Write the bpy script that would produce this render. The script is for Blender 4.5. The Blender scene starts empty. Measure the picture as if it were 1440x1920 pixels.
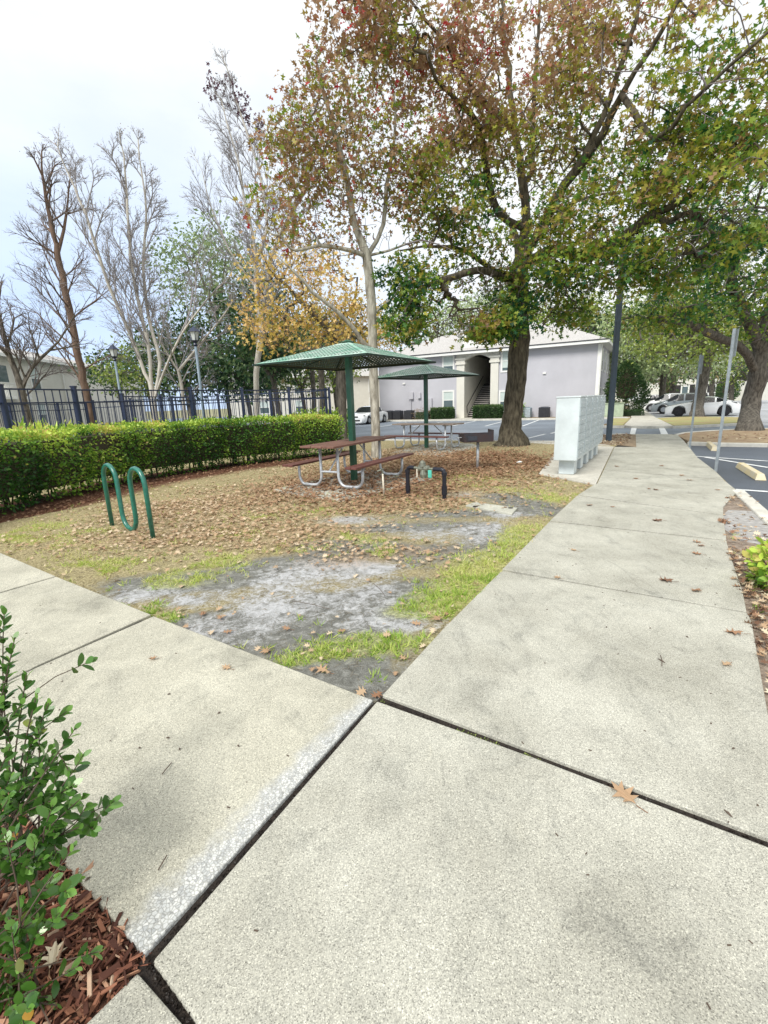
import bpy, math, random
import numpy as np
from mathutils import Vector, Matrix
R = math.radians
rnd = random.Random(7)
scn = bpy.context.scene
col = scn.collection
# ---------------------------------------------------------------- camera
cd = bpy.data.cameras.new("camera"); cam = bpy.data.objects.new("camera", cd); col.objects.link(cam)
cd.sensor_fit = 'HORIZONTAL'; cd.sensor_width = 36.0; cd.lens = 36.0 * 865.000 / 1440.0
cd.clip_start = 0.05; cd.clip_end = 1500
cam.matrix_world = Matrix.Translation((0, 0, 1.57)) @ Matrix.Rotation(math.pi/2 - 0.233658, 4, 'X') @ Matrix.Rotation(-0.034907, 4, 'Z')
scn.camera = cam
# ---------------------------------------------------------------- world: overcast sky
world = bpy.data.worlds.new("World"); scn.world = world; world.use_nodes = True
wt = world.node_tree; wt.nodes.clear()
SUN_EL, SUN_AZ = R(48), R(215)          # azimuth clockwise from +Y
def wn(t, **k):
    n = wt.nodes.new(t)
    for a, b in k.items(): setattr(n, a, b)
    return n
sky = wn('ShaderNodeTexSky', sky_type='NISHITA', sun_disc=False, sun_elevation=SUN_EL, sun_rotation=SUN_AZ)
tc = wn('ShaderNodeTexCoord'); mp = wn('ShaderNodeMapping'); mp.inputs['Scale'].default_value = (1.6, 1.6, 3.5)
nz = wn('ShaderNodeTexNoise'); nz.inputs['Scale'].default_value = 1.3; nz.inputs['Detail'].default_value = 6; nz.inputs['Roughness'].default_value = .55
cr = wn('ShaderNodeValToRGB')
cr.color_ramp.elements[0].position = .36; cr.color_ramp.elements[0].color = (8.3, 8.6, 8.8, 1)
cr.color_ramp.elements[1].position = .58; cr.color_ramp.elements[1].color = (9.8, 9.9, 9.75, 1)
mx = wn('ShaderNodeMix', data_type='RGBA'); mx.inputs[0].default_value = .92
bg = wn('ShaderNodeBackground'); bg.inputs['Strength'].default_value = .1
ow = wn('ShaderNodeOutputWorld')
L = wt.links.new
L(tc.outputs['Generated'], mp.inputs[0]); L(mp.outputs[0], nz.inputs['Vector']); L(nz.outputs['Fac'], cr.inputs[0])
sp_ = wn('ShaderNodeSeparateXYZ'); L(tc.outputs['Generated'], sp_.inputs[0])
mr = wn('ShaderNodeMapRange', interpolation_type='SMOOTHSTEP'); mr.inputs[1].default_value = .62; mr.inputs[2].default_value = .12; L(sp_.outputs[2], mr.inputs[0])
mr2 = wn('ShaderNodeMapRange', interpolation_type='SMOOTHSTEP'); mr2.inputs[1].default_value = .35; mr2.inputs[2].default_value = -.45; L(sp_.outputs[0], mr2.inputs[0])
ml = wn('ShaderNodeMath', operation='MULTIPLY'); L(mr.outputs[0], ml.inputs[0]); L(mr2.outputs[0], ml.inputs[1])
ml2 = wn('ShaderNodeMath', operation='MULTIPLY'); L(ml.outputs[0], ml2.inputs[0]); ml2.inputs[1].default_value = .6
mb_ = wn('ShaderNodeMix', data_type='RGBA'); mb_.inputs[7].default_value = (4.0, 6.4, 10.6, 1); L(ml2.outputs[0], mb_.inputs[0]); L(cr.outputs[0], mb_.inputs[6])
L(sky.outputs[0], mx.inputs[6]); L(mb_.outputs[2], mx.inputs[7]); L(mx.outputs[2], bg.inputs[0]); L(bg.outputs[0], ow.inputs[0])
sd = bpy.data.lights.new("sun", 'SUN'); sd.energy = 2.9; sd.angle = R(25); sd.color = (1, .97, .91)
sun = bpy.data.objects.new("sun", sd); col.objects.link(sun)
sv = Vector((math.sin(SUN_AZ)*math.cos(SUN_EL), math.cos(SUN_AZ)*math.cos(SUN_EL), math.sin(SUN_EL)))
sun.rotation_euler = sv.to_track_quat('Z', 'Y').to_euler()
vs = scn.view_settings; vs.view_transform = 'Standard'; vs.look = 'None'; vs.gamma = 1; vs.exposure = 0.33; vs.use_curve_mapping = False
scn.cycles.max_bounces = 6; scn.cycles.diffuse_bounces = 3; scn.cycles.transparent_max_bounces = 4

# ---------------------------------------------------------------- materials
def newmat(name):
    m = bpy.data.materials.new(name); m.use_nodes = True
    return m, m.node_tree, m.node_tree.nodes['Principled BSDF']
def nd(t, kind, **k):
    n = t.nodes.new(kind)
    for a, b in k.items():
        if a.startswith('i_'): n.inputs[a[2:].replace('_', ' ')].default_value = b
        else: setattr(n, a, b)
    return n
def ramp(t, stops):
    n = t.nodes.new('ShaderNodeValToRGB'); e = n.color_ramp.elements
    while len(e) < len(stops): e.new(.5)
    for q, (p, c) in zip(e, stops): q.position = p; q.color = (*c[:3], 1)
    return n
def mul(c, k): return tuple(min(1, x*k) for x in c[:3])
def mat(name, c, rough=.6, var=.25, scale=4, detail=5, bump=0, bscale=None, metal=0, c2=None, coord='Object', spec=.5, coat=0, stretch=None):
    m, t, b = newmat(name)
    tcx = nd(t, 'ShaderNodeTexCoord'); src = tcx.outputs[coord]
    if stretch:
        mm = nd(t, 'ShaderNodeMapping'); mm.inputs['Scale'].default_value = stretch; t.links.new(src, mm.inputs[0]); src = mm.outputs[0]
    n = nd(t, 'ShaderNodeTexNoise', i_Scale=scale, i_Detail=detail, i_Roughness=.62); t.links.new(src, n.inputs['Vector'])
    cc = c2 if c2 else mul(c, 1-var)
    r = ramp(t, [(.3, cc), (.68, mul(c, 1 if c2 else 1+var*.4))]); t.links.new(n.outputs['Fac'], r.inputs[0]); t.links.new(r.outputs[0], b.inputs['Base Color'])
    b.inputs['Roughness'].default_value = rough; b.inputs['Metallic'].default_value = metal
    b.inputs['Specular IOR Level'].default_value = spec; b.inputs['Coat Weight'].default_value = coat
    if bump:
        n2 = nd(t, 'ShaderNodeTexNoise', i_Scale=bscale or scale*5, i_Detail=4); t.links.new(src, n2.inputs['Vector'])
        bp = nd(t, 'ShaderNodeBump', i_Strength=bump, i_Distance=.02); t.links.new(n2.outputs['Fac'], bp.inputs['Height']); t.links.new(bp.outputs[0], b.inputs['Normal'])
    return m
def leafmat(name, stops, rough=.5, trans=.35, spec=.35):
    m, t, b = newmat(name)
    a = nd(t, 'ShaderNodeAttribute', attribute_name='tint')
    r = ramp(t, stops); t.links.new(a.outputs['Fac'], r.inputs[0]); t.links.new(r.outputs[0], b.inputs['Base Color'])
    b.inputs['Roughness'].default_value = rough; b.inputs['Specular IOR Level'].default_value = spec
    tr = nd(t, 'ShaderNodeBsdfTranslucent'); t.links.new(r.outputs[0], tr.inputs[0])
    ms = nd(t, 'ShaderNodeMixShader'); ms.inputs[0].default_value = trans
    o = t.nodes['Material Output']
    t.links.new(b.outputs[0], ms.inputs[1]); t.links.new(tr.outputs[0], ms.inputs[2]); t.links.new(ms.outputs[0], o.inputs[0])
    return m
def concrete(name, ca, cb, worn=None, speck=1.0):
    m, t, b = newmat(name); k = t.links.new
    g = nd(t, 'ShaderNodeTexCoord'); s = g.outputs['Object']
    n1 = nd(t, 'ShaderNodeTexNoise', i_Scale=1.5, i_Detail=7, i_Roughness=.62, i_Distortion=.3); k(s, n1.inputs['Vector'])
    r1 = ramp(t, [(.34, ca), (.64, cb)]); k(n1.outputs['Fac'], r1.inputs[0])
    # aggregate: small stones of slightly different colour
    vo = nd(t, 'ShaderNodeTexVoronoi', i_Scale=330.0); k(s, vo.inputs['Vector'])
    sep = nd(t, 'ShaderNodeSeparateColor'); k(vo.outputs['Color'], sep.inputs[0])
    r2 = ramp(t, [(0, (.25, .25, .24)), (.16, (.68, .68, .67)), (.6, (1.0, 1.0, .98)), (.9, (1.2, 1.2, 1.17)), (1, (1.75, 1.75, 1.7))]); k(sep.outputs[0], r2.inputs[0])
    m1 = nd(t, 'ShaderNodeMix', data_type='RGBA', blend_type='MULTIPLY'); m1.inputs[0].default_value = .75*speck
    k(r1.outputs[0], m1.inputs[6]); k(r2.outputs[0], m1.inputs[7])
    n3 = nd(t, 'ShaderNodeTexNoise', i_Scale=110.0, i_Detail=5, i_Roughness=.7); k(s, n3.inputs['Vector'])
    r3 = ramp(t, [(.28, (.60, .60, .60)), (.42, (.93, .93, .93)), (.62, (1.07, 1.07, 1.05))]); k(n3.outputs['Fac'], r3.inputs[0])
    m2 = nd(t, 'ShaderNodeMix', data_type='RGBA', blend_type='MULTIPLY'); m2.inputs[0].default_value = .9
    k(m1.outputs[2], m2.inputs[6]); k(r3.outputs[0], m2.inputs[7])
    # dark grime blotches
    n4 = nd(t, 'ShaderNodeTexNoise', i_Scale=3.4, i_Detail=9, i_Roughness=.7, i_Distortion=.8); k(s, n4.inputs['Vector'])
    r4 = ramp(t, [(.33, (.68, .685, .69)), (.40, (.88, .885, .89)), (.50, (1, 1, 1))]); k(n4.outputs['Fac'], r4.inputs[0])
    m3 = nd(t, 'ShaderNodeMix', data_type='RGBA', blend_type='MULTIPLY'); m3.inputs[0].default_value = .75
    k(m2.outputs[2], m3.inputs[6]); k(r4.outputs[0], m3.inputs[7])
    last = m3.outputs[2]
    v5 = nd(t, 'ShaderNodeTexVoronoi', i_Scale=5.5); k(s, v5.inputs['Vector'])
    s5 = nd(t, 'ShaderNodeSeparateColor'); k(v5.outputs['Color'], s5.inputs[0])
    r5 = ramp(t, [(0, (.035, .035, .035)), (1, (.0, .0, .0))]); k(s5.outputs[0], r5.inputs[0])
    l5 = nd(t, 'ShaderNodeMath', operation='LESS_THAN'); k(v5.outputs['Distance'], l5.inputs[0]); k(r5.outputs[0], l5.inputs[1])
    f5 = nd(t, 'ShaderNodeMath', operation='MULTIPLY'); k(l5.outputs[0], f5.inputs[0]); f5.inputs[1].default_value = .5
    m5 = nd(t, 'ShaderNodeMix', data_type='RGBA'); m5.inputs[7].default_value = (.10, .095, .085, 1); k(f5.outputs[0], m5.inputs[0]); k(last, m5.inputs[6]); last = m5.outputs[2]
    if worn:   # strip beside a joint where the cement skin has worn off the pebbles: line through p with unit normal n
        (px, py), (nx_, ny_), w, (qx, qy) = worn
        sx = nd(t, 'ShaderNodeSeparateXYZ'); k(s, sx.inputs[0])
        def m_(op, a, bb):
            q = nd(t, 'ShaderNodeMath', operation=op)
            for i, z in enumerate((a, bb)):
                if isinstance(z, (int, float)): q.inputs[i].default_value = z
                else: k(z, q.inputs[i])
            return q.outputs[0]
        d = m_('ADD', m_('ADD', m_('MULTIPLY', sx.outputs[0], nx_), m_('MULTIPLY', sx.outputs[1], ny_)), -(px*nx_+py*ny_))
        nn = nd(t, 'ShaderNodeTexNoise', i_Scale=9.0, i_Detail=3); k(s, nn.inputs['Vector'])
        d2 = m_('ADD', m_('ADD', d, m_('MULTIPLY', m_('ADD', nn.outputs['Fac'], -.5), .16)), m_('MULTIPLY', m_('ADD', sx.outputs[1], -1.1), .05))
        mk = nd(t, 'ShaderNodeMapRange', interpolation_type='SMOOTHSTEP'); mk.inputs[1].default_value = w; mk.inputs[2].default_value = w*.45; k(d2, mk.inputs[0])
        v2 = nd(t, 'ShaderNodeTexVoronoi', i_Scale=85.0); k(s, v2.inputs['Vector'])
        v3 = nd(t, 'ShaderNodeTexVoronoi', i_Scale=85.0, feature='DISTANCE_TO_EDGE'); k(s, v3.inputs['Vector'])
        e = ramp(t, [(0, (.30, .30, .29)), (.16, (.66, .67, .66))]); k(v3.outputs[0], e.inputs[0])
        sp = nd(t, 'ShaderNodeSeparateColor'); k(v2.outputs['Color'], sp.inputs[0])
        rr = ramp(t, [(0, (.6, .62, .66)), (.4, (.85, .87, .90)), (1, (1.15, 1.15, 1.15))]); k(sp.outputs[1], rr.inputs[0])
        pm = nd(t, 'ShaderNodeMix', data_type='RGBA', blend_type='MULTIPLY'); pm.inputs[0].default_value = 1; k(e.outputs[0], pm.inputs[6]); k(rr.outputs[0], pm.inputs[7])
        fx = nd(t, 'ShaderNodeMix', data_type='RGBA'); mm = m_('MULTIPLY', mk.outputs[0], .72); k(mm, fx.inputs[0]); k(last, fx.inputs[6]); k(pm.outputs[2], fx.inputs[7])
        last = fx.outputs[2]
    at = nd(t, 'ShaderNodeAttribute', attribute_name='tint')
    ra = ramp(t, [(0, (1, 1, 1)), (1, (.93, .93, .93))]); k(at.outputs['Fac'], ra.inputs[0])
    mA = nd(t, 'ShaderNodeMix', data_type='RGBA', blend_type='MULTIPLY'); mA.inputs[0].default_value = 1; k(last, mA.inputs[6]); k(ra.outputs[0], mA.inputs[7]); last = mA.outputs[2]
    # long dirty streaks and water marks
    mp2 = nd(t, 'ShaderNodeMapping'); mp2.inputs['Scale'].default_value = (1.1, .35, 1); mp2.inputs['Rotation'].default_value = (0, 0, .5); k(s, mp2.inputs[0])
    n6 = nd(t, 'ShaderNodeTexNoise', i_Scale=5.0, i_Detail=10, i_Roughness=.78, i_Distortion=1.4); k(mp2.outputs[0], n6.inputs['Vector'])
    r6 = ramp(t, [(.36, (.78, .785, .79)), (.46, (1, 1, 1)), (.60, (1, 1, 1)), (.70, (1.07, 1.06, 1.03))]); k(n6.outputs['Fac'], r6.inputs[0])
    m6 = nd(t, 'ShaderNodeMix', data_type='RGBA', blend_type='MULTIPLY'); m6.inputs[0].default_value = .85; k(last, m6.inputs[6]); k(r6.outputs[0], m6.inputs[7]); last = m6.outputs[2]
    k(last, b.inputs['Base Color'])
    b.inputs['Roughness'].default_value = .85; b.inputs['Specular IOR Level'].default_value = .25
    bp = nd(t, 'ShaderNodeBump', i_Strength=.35, i_Distance=.004); k(n3.outputs['Fac'], bp.inputs['Height']); k(bp.outputs[0], b.inputs['Normal'])
    return m
def asphalt(name, c, sc=1.0):
    m, t, b = newmat(name); k = t.links.new
    g = nd(t, 'ShaderNodeTexCoord'); s = g.outputs['Object']
    n = nd(t, 'ShaderNodeTexNoise', i_Scale=.35, i_Detail=6, i_Roughness=.6); k(s, n.inputs['Vector'])
    r = ramp(t, [(.3, mul(c, .72)), (.7, mul(c, 1.3))]); k(n.outputs['Fac'], r.inputs[0])
    n2 = nd(t, 'ShaderNodeTexNoise', i_Scale=60.0, i_Detail=3, i_Roughness=.8); k(s, n2.inputs['Vector'])
    r2 = ramp(t, [(.35, (.65, .65, .65)), (.65, (1.35, 1.35, 1.35))]); k(n2.outputs['Fac'], r2.inputs[0])
    mm = nd(t, 'ShaderNodeMix', data_type='RGBA', blend_type='MULTIPLY'); mm.inputs[0].default_value = 1; k(r.outputs[0], mm.inputs[6]); k(r2.outputs[0], mm.inputs[7])
    k(mm.outputs[2], b.inputs['Base Color']); b.inputs['Roughness'].default_value = .62
    return m
M = {}
M['conc'] = concrete('concrete_near', (.375, .365, .315), (.515, .505, .445))
_p, _q = (-0.102, 2.185), (-0.757, 1.036)
_d = math.hypot(_q[0]-_p[0], _q[1]-_p[1]); _n = ((_q[1]-_p[1])/_d, -(_q[0]-_p[0])/_d)
M['conc_left'] = concrete('concrete_left', (.40, .385, .32), (.555, .535, .45), worn=(_p, (-_n[0], -_n[1]) if _n[0] > 0 else _n, .17, (0, 0)))
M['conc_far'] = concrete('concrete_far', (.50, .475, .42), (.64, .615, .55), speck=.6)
M['kerb'] = mat('kerb_concrete', (.62, .60, .53), .85, .25, 3, bump=.3)
M['pad'] = concrete('concrete_pad', (.38, .38, .33), (.58, .57, .49), speck=.5)
M['asph_dark'] = asphalt('asphalt_dark', (.085, .10, .125))
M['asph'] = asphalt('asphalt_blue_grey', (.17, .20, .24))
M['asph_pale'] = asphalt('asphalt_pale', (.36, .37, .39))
M['paint'] = mat('road_paint', (.78, .80, .80), .6, .3, 8)
M['soil'] = mat('soil', (.13, .105, .075), .95, .4, 6, bump=.5)
M['gap'] = mat('joint_debris', (.035, .025, .018), .95, .5, 30, c2=(.012, .009, .008), bump=.6)
M['mulchsoil'] = mat('mulch_soil', (.11, .05, .03), .95, .5, 20, bump=.6)
M['chip'] = leafmat('mulch_chip', [(0, (.06, .022, .014)), (.35, (.17, .065, .04)), (.7, (.30, .13, .075)), (.9, (.42, .24, .15)), (1, (.55, .42, .30))], rough=.8, trans=0)
M['litter'] = leafmat('dry_leaf', [(0, (.09, .05, .035)), (.3, (.28, .15, .085)), (.6, (.44, .30, .18)), (.85, (.62, .51, .36)), (1, (.76, .68, .50))], rough=.7, trans=.1)
M['grass'] = leafmat('grass_blade', [(0, (.10, .20, .03)), (.45, (.26, .42, .06)), (.75, (.50, .58, .14)), (1, (.66, .60, .30))], trans=.3)
M['oakleaf'] = leafmat('oak_leaf', [(0, (.018, .085, .035)), (.15, (.07, .19, .03)), (.34, (.26, .35, .04)), (.48, (.47, .42, .07)), (.58, (.27, .17, .06)), (.70, (.52, .34, .20)), (.82, (.32, .20, .12)), (.93, (.48, .22, .13)), (1, (.50, .04, .05))], trans=.42)
M['yellowleaf'] = leafmat('amber_leaf', [(0, (.26, .25, .06)), (.35, (.62, .46, .10)), (.7, (.86, .62, .25)), (.9, (.82, .54, .28)), (1, (.55, .25, .09))])
M['greenleaf'] = leafmat('evergreen_leaf', [(0, (.014, .045, .022)), (.5, (.055, .12, .04)), (.85, (.20, .27, .10)), (1, (.36, .27, .14))])
M['midleaf'] = leafmat('live_oak_leaf', [(0, (.08, .14, .03)), (.5, (.28, .36, .07)), (.85, (.44, .50, .13)), (1, (.50, .48, .2))])
M['paleleaf'] = leafmat('pale_leaf', [(0, (.20, .28, .12)), (.5, (.42, .52, .26)), (1, (.62, .68, .40))])
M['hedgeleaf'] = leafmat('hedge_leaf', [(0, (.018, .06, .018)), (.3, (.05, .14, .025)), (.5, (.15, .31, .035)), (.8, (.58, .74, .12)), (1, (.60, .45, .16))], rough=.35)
M['bushleaf'] = leafmat('glossy_leaf', [(0, (.012, .05, .014)), (.4, (.07, .18, .025)), (.85, (.22, .40, .09)), (.95, (.28, .30, .08)), (1, (.50, .26, .05))], rough=.24, trans=.22, spec=.6)
M['twigleaf'] = leafmat('withered_leaf', [(0, (.14, .13, .09)), (.5, (.30, .24, .15)), (1, (.50, .28, .18))])
def bark(name, c, c2, sc=6, bump=.8):
    return mat(name, c, .9, .4, sc, detail=8, bump=bump, bscale=sc*2.2, c2=c2, stretch=(1, 1, .28), spec=.2)
M['bark_oak'] = bark('oak_bark', (.17, .145, .10), (.022, .018, .014), 11, 1.2)
M['dark_twig'] = mat('dark_twig_bark', (.20, .17, .17), .9, .4, 6)
M['grey_twig'] = mat('grey_twig_bark', (.36, .34, .35), .9, .4, 6)
M['bark_pale'] = bark('pale_bark', (.60, .57, .48), (.15, .13, .10), 10, .6)
M['bark_grey'] = bark('grey_bark', (.20, .18, .15), (.035, .03, .026), 13, 1.1)
M['bark_red'] = bark('reddish_bark', (.22, .15, .11), (.08, .055, .045), 7)
M['bark_white'] = bark('bleached_bark', (.62, .59, .53), (.36, .33, .29), 7, .4)
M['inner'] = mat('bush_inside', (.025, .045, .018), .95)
M['twig'] = mat('twig', (.10, .07, .05), .8)
M['green_paint'] = mat('green_paint', (.022, .10, .058), .38, .35, 3, coat=.2)
M['rack_paint'] = mat('teal_green_paint', (.018, .16, .115), .33, .3, 20, coat=.3)
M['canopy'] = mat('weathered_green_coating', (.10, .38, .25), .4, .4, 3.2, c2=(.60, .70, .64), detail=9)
M['canopy_shaded'] = mat('dark_green_coating', (.007, .028, .017), .6)  # canopy green darkened to near black, shade under the roof put into the colour
M['galv'] = mat('galvanised_steel', (.60, .63, .66), .38, .35, 9, metal=.35)
M['plank'] = mat('brown_plank', (.20, .10, .075), .6, .35, 14, stretch=(1, .15, 1), bump=.15)
M['plank_grey'] = mat('faded_plank', (.34, .27, .22), .65, .35, 14, stretch=(1, .15, 1))
M['plank_red'] = mat('red_brown_plank', (.15, .055, .045), .5, .35, 10)
M['navy'] = mat('navy_black_paint', (.012, .022, .06), .4, .2, 3, coat=.1)
M['black_pipe'] = mat('black_pipe', (.012, .013, .022), .4, .3, 20)
M['brass'] = mat('weathered_brass', (.30, .32, .25), .5, .5, 30, metal=.5, c2=(.12, .12, .10))
M['teal'] = mat('teal_plastic', (.10, .56, .44), .5)
M['pvc'] = mat('white_pvc', (.70, .64, .52), .5, .4, 20)
M['mail'] = mat('mailbox_grey_paint', (.60, .66, .67), .42, .16, 2.5)
M['mail_dark'] = mat('mailbox_door_paint', (.47, .54, .56), .42, .15, 3)
M['grill'] = mat('rusty_firebox', (.022, .027, .036), .6, .5, 2.6, c2=(.055, .022, .018))
M['steel_blue'] = mat('blue_grey_post', (.045, .07, .095), .45)
M['lantern_pole'] = mat('lantern_pole_paint', (.17, .23, .28), .45)
M['sign_steel'] = mat('sign_steel', (.36, .40, .42), .45, .3, 8, metal=.4)
M['yellow_stop'] = mat('faded_yellow_concrete', (.66, .54, .27), .85, .4, 9, c2=(.55, .52, .45), bump=.4)
M['stucco'] = mat('lavender_grey_stucco', (.50, .495, .535), .9, .10, .5, bump=.1, bscale=60)
M['cream'] = mat('cream_stucco', (.70, .68, .61), .9, .08, 1.2)
M['trim'] = mat('white_trim', (.80, .80, .77), .6, .08, 2)
M['roof'] = mat('shingle_roof', (.47, .455, .44), .9, .25, 9, bump=.3, bscale=30)
M['roof_dark'] = mat('roof_edge', (.05, .05, .06), .8)
M['dark'] = mat('dark_interior', (.03, .028, .028), .8)
M['glass'] = mat('window_glass', (.10, .14, .15), .08, .2, 2, spec=.8)
M['blind'] = mat('window_blind', (.55, .63, .60), .6, .1, 4)
M['stairm'] = mat('stair_tread', (.50, .47, .44), .8)
M['ac'] = mat('ac_casing', (.035, .04, .055), .6)
M['ac_light'] = mat('ac_casing_blue', (.36, .45, .50), .6)
M['lampglass'] = mat('lamp_glass', (.62, .66, .66), .2)
M['utility'] = mat('utility_green', (.42, .50, .36), .6)
M['tyre'] = mat('tyre_rubber', (.015, .015, .017), .8)
M['rim'] = mat('alloy_rim', (.55, .57, .60), .3, metal=.8)
M['rim_dark'] = mat('black_rim', (.03, .03, .035), .35, metal=.5)
M['carglass'] = mat('car_glass', (.012, .015, .018), .22, spec=.3)
M['headlight'] = mat('headlight', (.65, .68, .70), .15)
M['taillight'] = mat('taillight', (.50, .03, .04), .2)
def carpaint(n, c): return mat(n, c, .22, .03, 1, coat=.8)

# ---------------------------------------------------------------- mesh helpers
class MB:
    def __init__(s): s.v = []; s.f = []; s.t = []
    def add(s, vs, fs, tint=None):
        o = len(s.v); s.v.extend(vs); s.f.extend([tuple(i+o for i in q) for q in fs])
        if tint is not None: s.t.extend([tint]*len(fs))
    def box(s, x0, x1, y0, y1, z0, z1):
        s.add([(x0,y0,z0),(x1,y0,z0),(x1,y1,z0),(x0,y1,z0),(x0,y0,z1),(x1,y0,z1),(x1,y1,z1),(x0,y1,z1)],
              [(3,2,1,0),(4,5,6,7),(0,1,5,4),(1,2,6,5),(2,3,7,6),(3,0,4,7)]); return s
    def prism(s, pts, z0, z1):
        a = sum(pts[i][0]*pts[(i+1)%len(pts)][1]-pts[(i+1)%len(pts)][0]*pts[i][1] for i in range(len(pts)))
        if a < 0: pts = pts[::-1]
        n = len(pts)
        s.add([(p[0],p[1],z0) for p in pts]+[(p[0],p[1],z1) for p in pts],
              [tuple(range(n-1,-1,-1)), tuple(range(n,2*n))]+[(i,(i+1)%n,n+(i+1)%n,n+i) for i in range(n)]); return s
    def tube(s, pts, r, k=10, cap=True):
        pts = [Vector(p) for p in pts]; n = len(pts)
        rr = r if isinstance(r, (list, tuple)) else [r]*n
        vs = []; up = None
        for i, p in enumerate(pts):
            d = (pts[min(i+1,n-1)]-pts[max(i-1,0)]).normalized()
            if up is None: up = d.orthogonal().normalized()
            up = (up-d*up.dot(d)); up = up.normalized() if up.length > 1e-6 else d.orthogonal().normalized()
            w = d.cross(up)
            for j in range(k):
                a = 2*math.pi*j/k; vs.append(tuple(p+(up*math.cos(a)+w*math.sin(a))*rr[i]))
        fs = [(i*k+j, i*k+(j+1)%k, (i+1)*k+(j+1)%k, (i+1)*k+j) for i in range(n-1) for j in range(k)]
        if cap: fs += [tuple(range(k-1,-1,-1)), tuple((n-1)*k+j for j in range(k))]
        s.add(vs, fs); return s
    def lathe(s, prof, k=16, c=(0,0,0), axis='Z'):
        vs = []
        for (r, z) in prof:
            for j in range(k):
                a = 2*math.pi*j/k; x, y = r*math.cos(a), r*math.sin(a)
                if axis == 'Z': vs.append((c[0]+x, c[1]+y, c[2]+z))
                elif axis == 'Y': vs.append((c[0]+x, c[1]+z, c[2]+y))
                else: vs.append((c[0]+z, c[1]+x, c[2]+y))
        n = len(prof)
        fs = [(i*k+j, i*k+(j+1)%k, (i+1)*k+(j+1)%k, (i+1)*k+j) for i in range(n-1) for j in range(k)]
        fs += [tuple(range(k-1,-1,-1)), tuple((n-1)*k+j for j in range(k))]
        s.add(vs, fs); return s
    def mesh(s, name, m, smooth=False):
        me = bpy.data.meshes.new(name); me.from_pydata([tuple(map(float, v)) for v in s.v], [], s.f)
        if s.t and len(s.t) == len(s.f):
            a = me.attributes.new('tint', 'FLOAT', 'FACE'); a.data.foreach_set('value', np.array(s.t, dtype=np.float32))
        if m: me.materials.append(m)
        if smooth: me.shade_smooth()
        me.update(); return me
    def build(s, name, m, parent=None, smooth=False, bevel=0, auto=False):
        me = s.mesh(name, m, smooth)
        o = bpy.data.objects.new(name, me); col.objects.link(o)
        if parent: o.parent = parent
        if bevel:
            b = o.modifiers.new('bevel', 'BEVEL'); b.width = bevel; b.segments = 2; b.limit_method = 'ANGLE'
        if auto:
            try: me.set_sharp_from_angle(angle=R(40))
            except Exception: pass
        return o
def tag(o, label=None, cat=None, group=None, kind=None):
    if label: o['label'] = label
    if cat: o['category'] = cat
    if group: o['group'] = group
    if kind: o['kind'] = kind
    return o
def empty(name, loc, rz=0, label=None, cat=None, group=None):
    o = bpy.data.objects.new(name, None); o.empty_display_size = .2; col.objects.link(o)
    o.location = (loc[0], loc[1], loc[2] if len(loc) > 2 else 0); o.rotation_euler = (0, 0, rz)
    return tag(o, label, cat, group)
def kids(o): return [c for c in bpy.data.objects if c.parent == o]
def copy_tree(o, parent=None):
    c = o.copy(); col.objects.link(c); c.parent = parent
    for ch in kids(o): copy_tree(ch, c)
    return c
def struct(name, mb, m, bevel=0, smooth=False):
    return tag(mb.build(name, m, bevel=bevel, smooth=smooth), kind='structure')
def single(name, mb, m, label, cat, group=None, kind=None, loc=None, rz=0, **k):
    o = mb.build(name, m, **k)
    if loc: o.location = (loc[0], loc[1], loc[2] if len(loc) > 2 else 0); o.rotation_euler = (0, 0, rz)
    return tag(o, label, cat, group, kind)
def inpoly(x, y, P):
    c = False; j = len(P)-1
    for i in range(len(P)):
        if (P[i][1] > y) != (P[j][1] > y) and x < (P[j][0]-P[i][0])*(y-P[i][1])/(P[j][1]-P[i][1])+P[i][0]: c = not c
        j = i
    return c
# value noise for painting the ground
_g = np.random.RandomState(3).rand(64, 64)
def vn(x, y):
    xi, yi = math.floor(x), math.floor(y); fx, fy = x-xi, y-yi; fx = fx*fx*(3-2*fx); fy = fy*fy*(3-2*fy)
    a = _g[xi % 64, yi % 64]; b = _g[(xi+1) % 64, yi % 64]; c = _g[xi % 64, (yi+1) % 64]; d = _g[(xi+1) % 64, (yi+1) % 64]
    return (a*(1-fx)+b*fx)*(1-fy)+(c*(1-fx)+d*fx)*fy
def fbm(x, y): return vn(x, y)*.5+vn(x*2.1+7, y*2.1+3)*.28+vn(x*4.3+1, y*4.3+9)*.22
OAK = [(0,0),(.06,.16),(.34,.20),(.12,.32),(.20,.40),(.47,.50),(.14,.58),(.30,.84),(.08,.76),(0,1.0)]
OAK = OAK+[(-x, y) for x, y in OAK[-2:0:-1]]
STAR = [(0,0),(.30,.18),(.07,.32),(.44,.58),(.09,.64),(0,1)]; STAR = STAR+[(-x, y) for x, y in STAR[-2:0:-1]]
OVAL = [(0,0),(.22,.22),(.30,.52),(.17,.83),(0,1),(-.17,.83),(-.30,.52),(-.22,.22)]
DIAM = [(0,0),(.28,.45),(0,1),(-.28,.45)]

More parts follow.
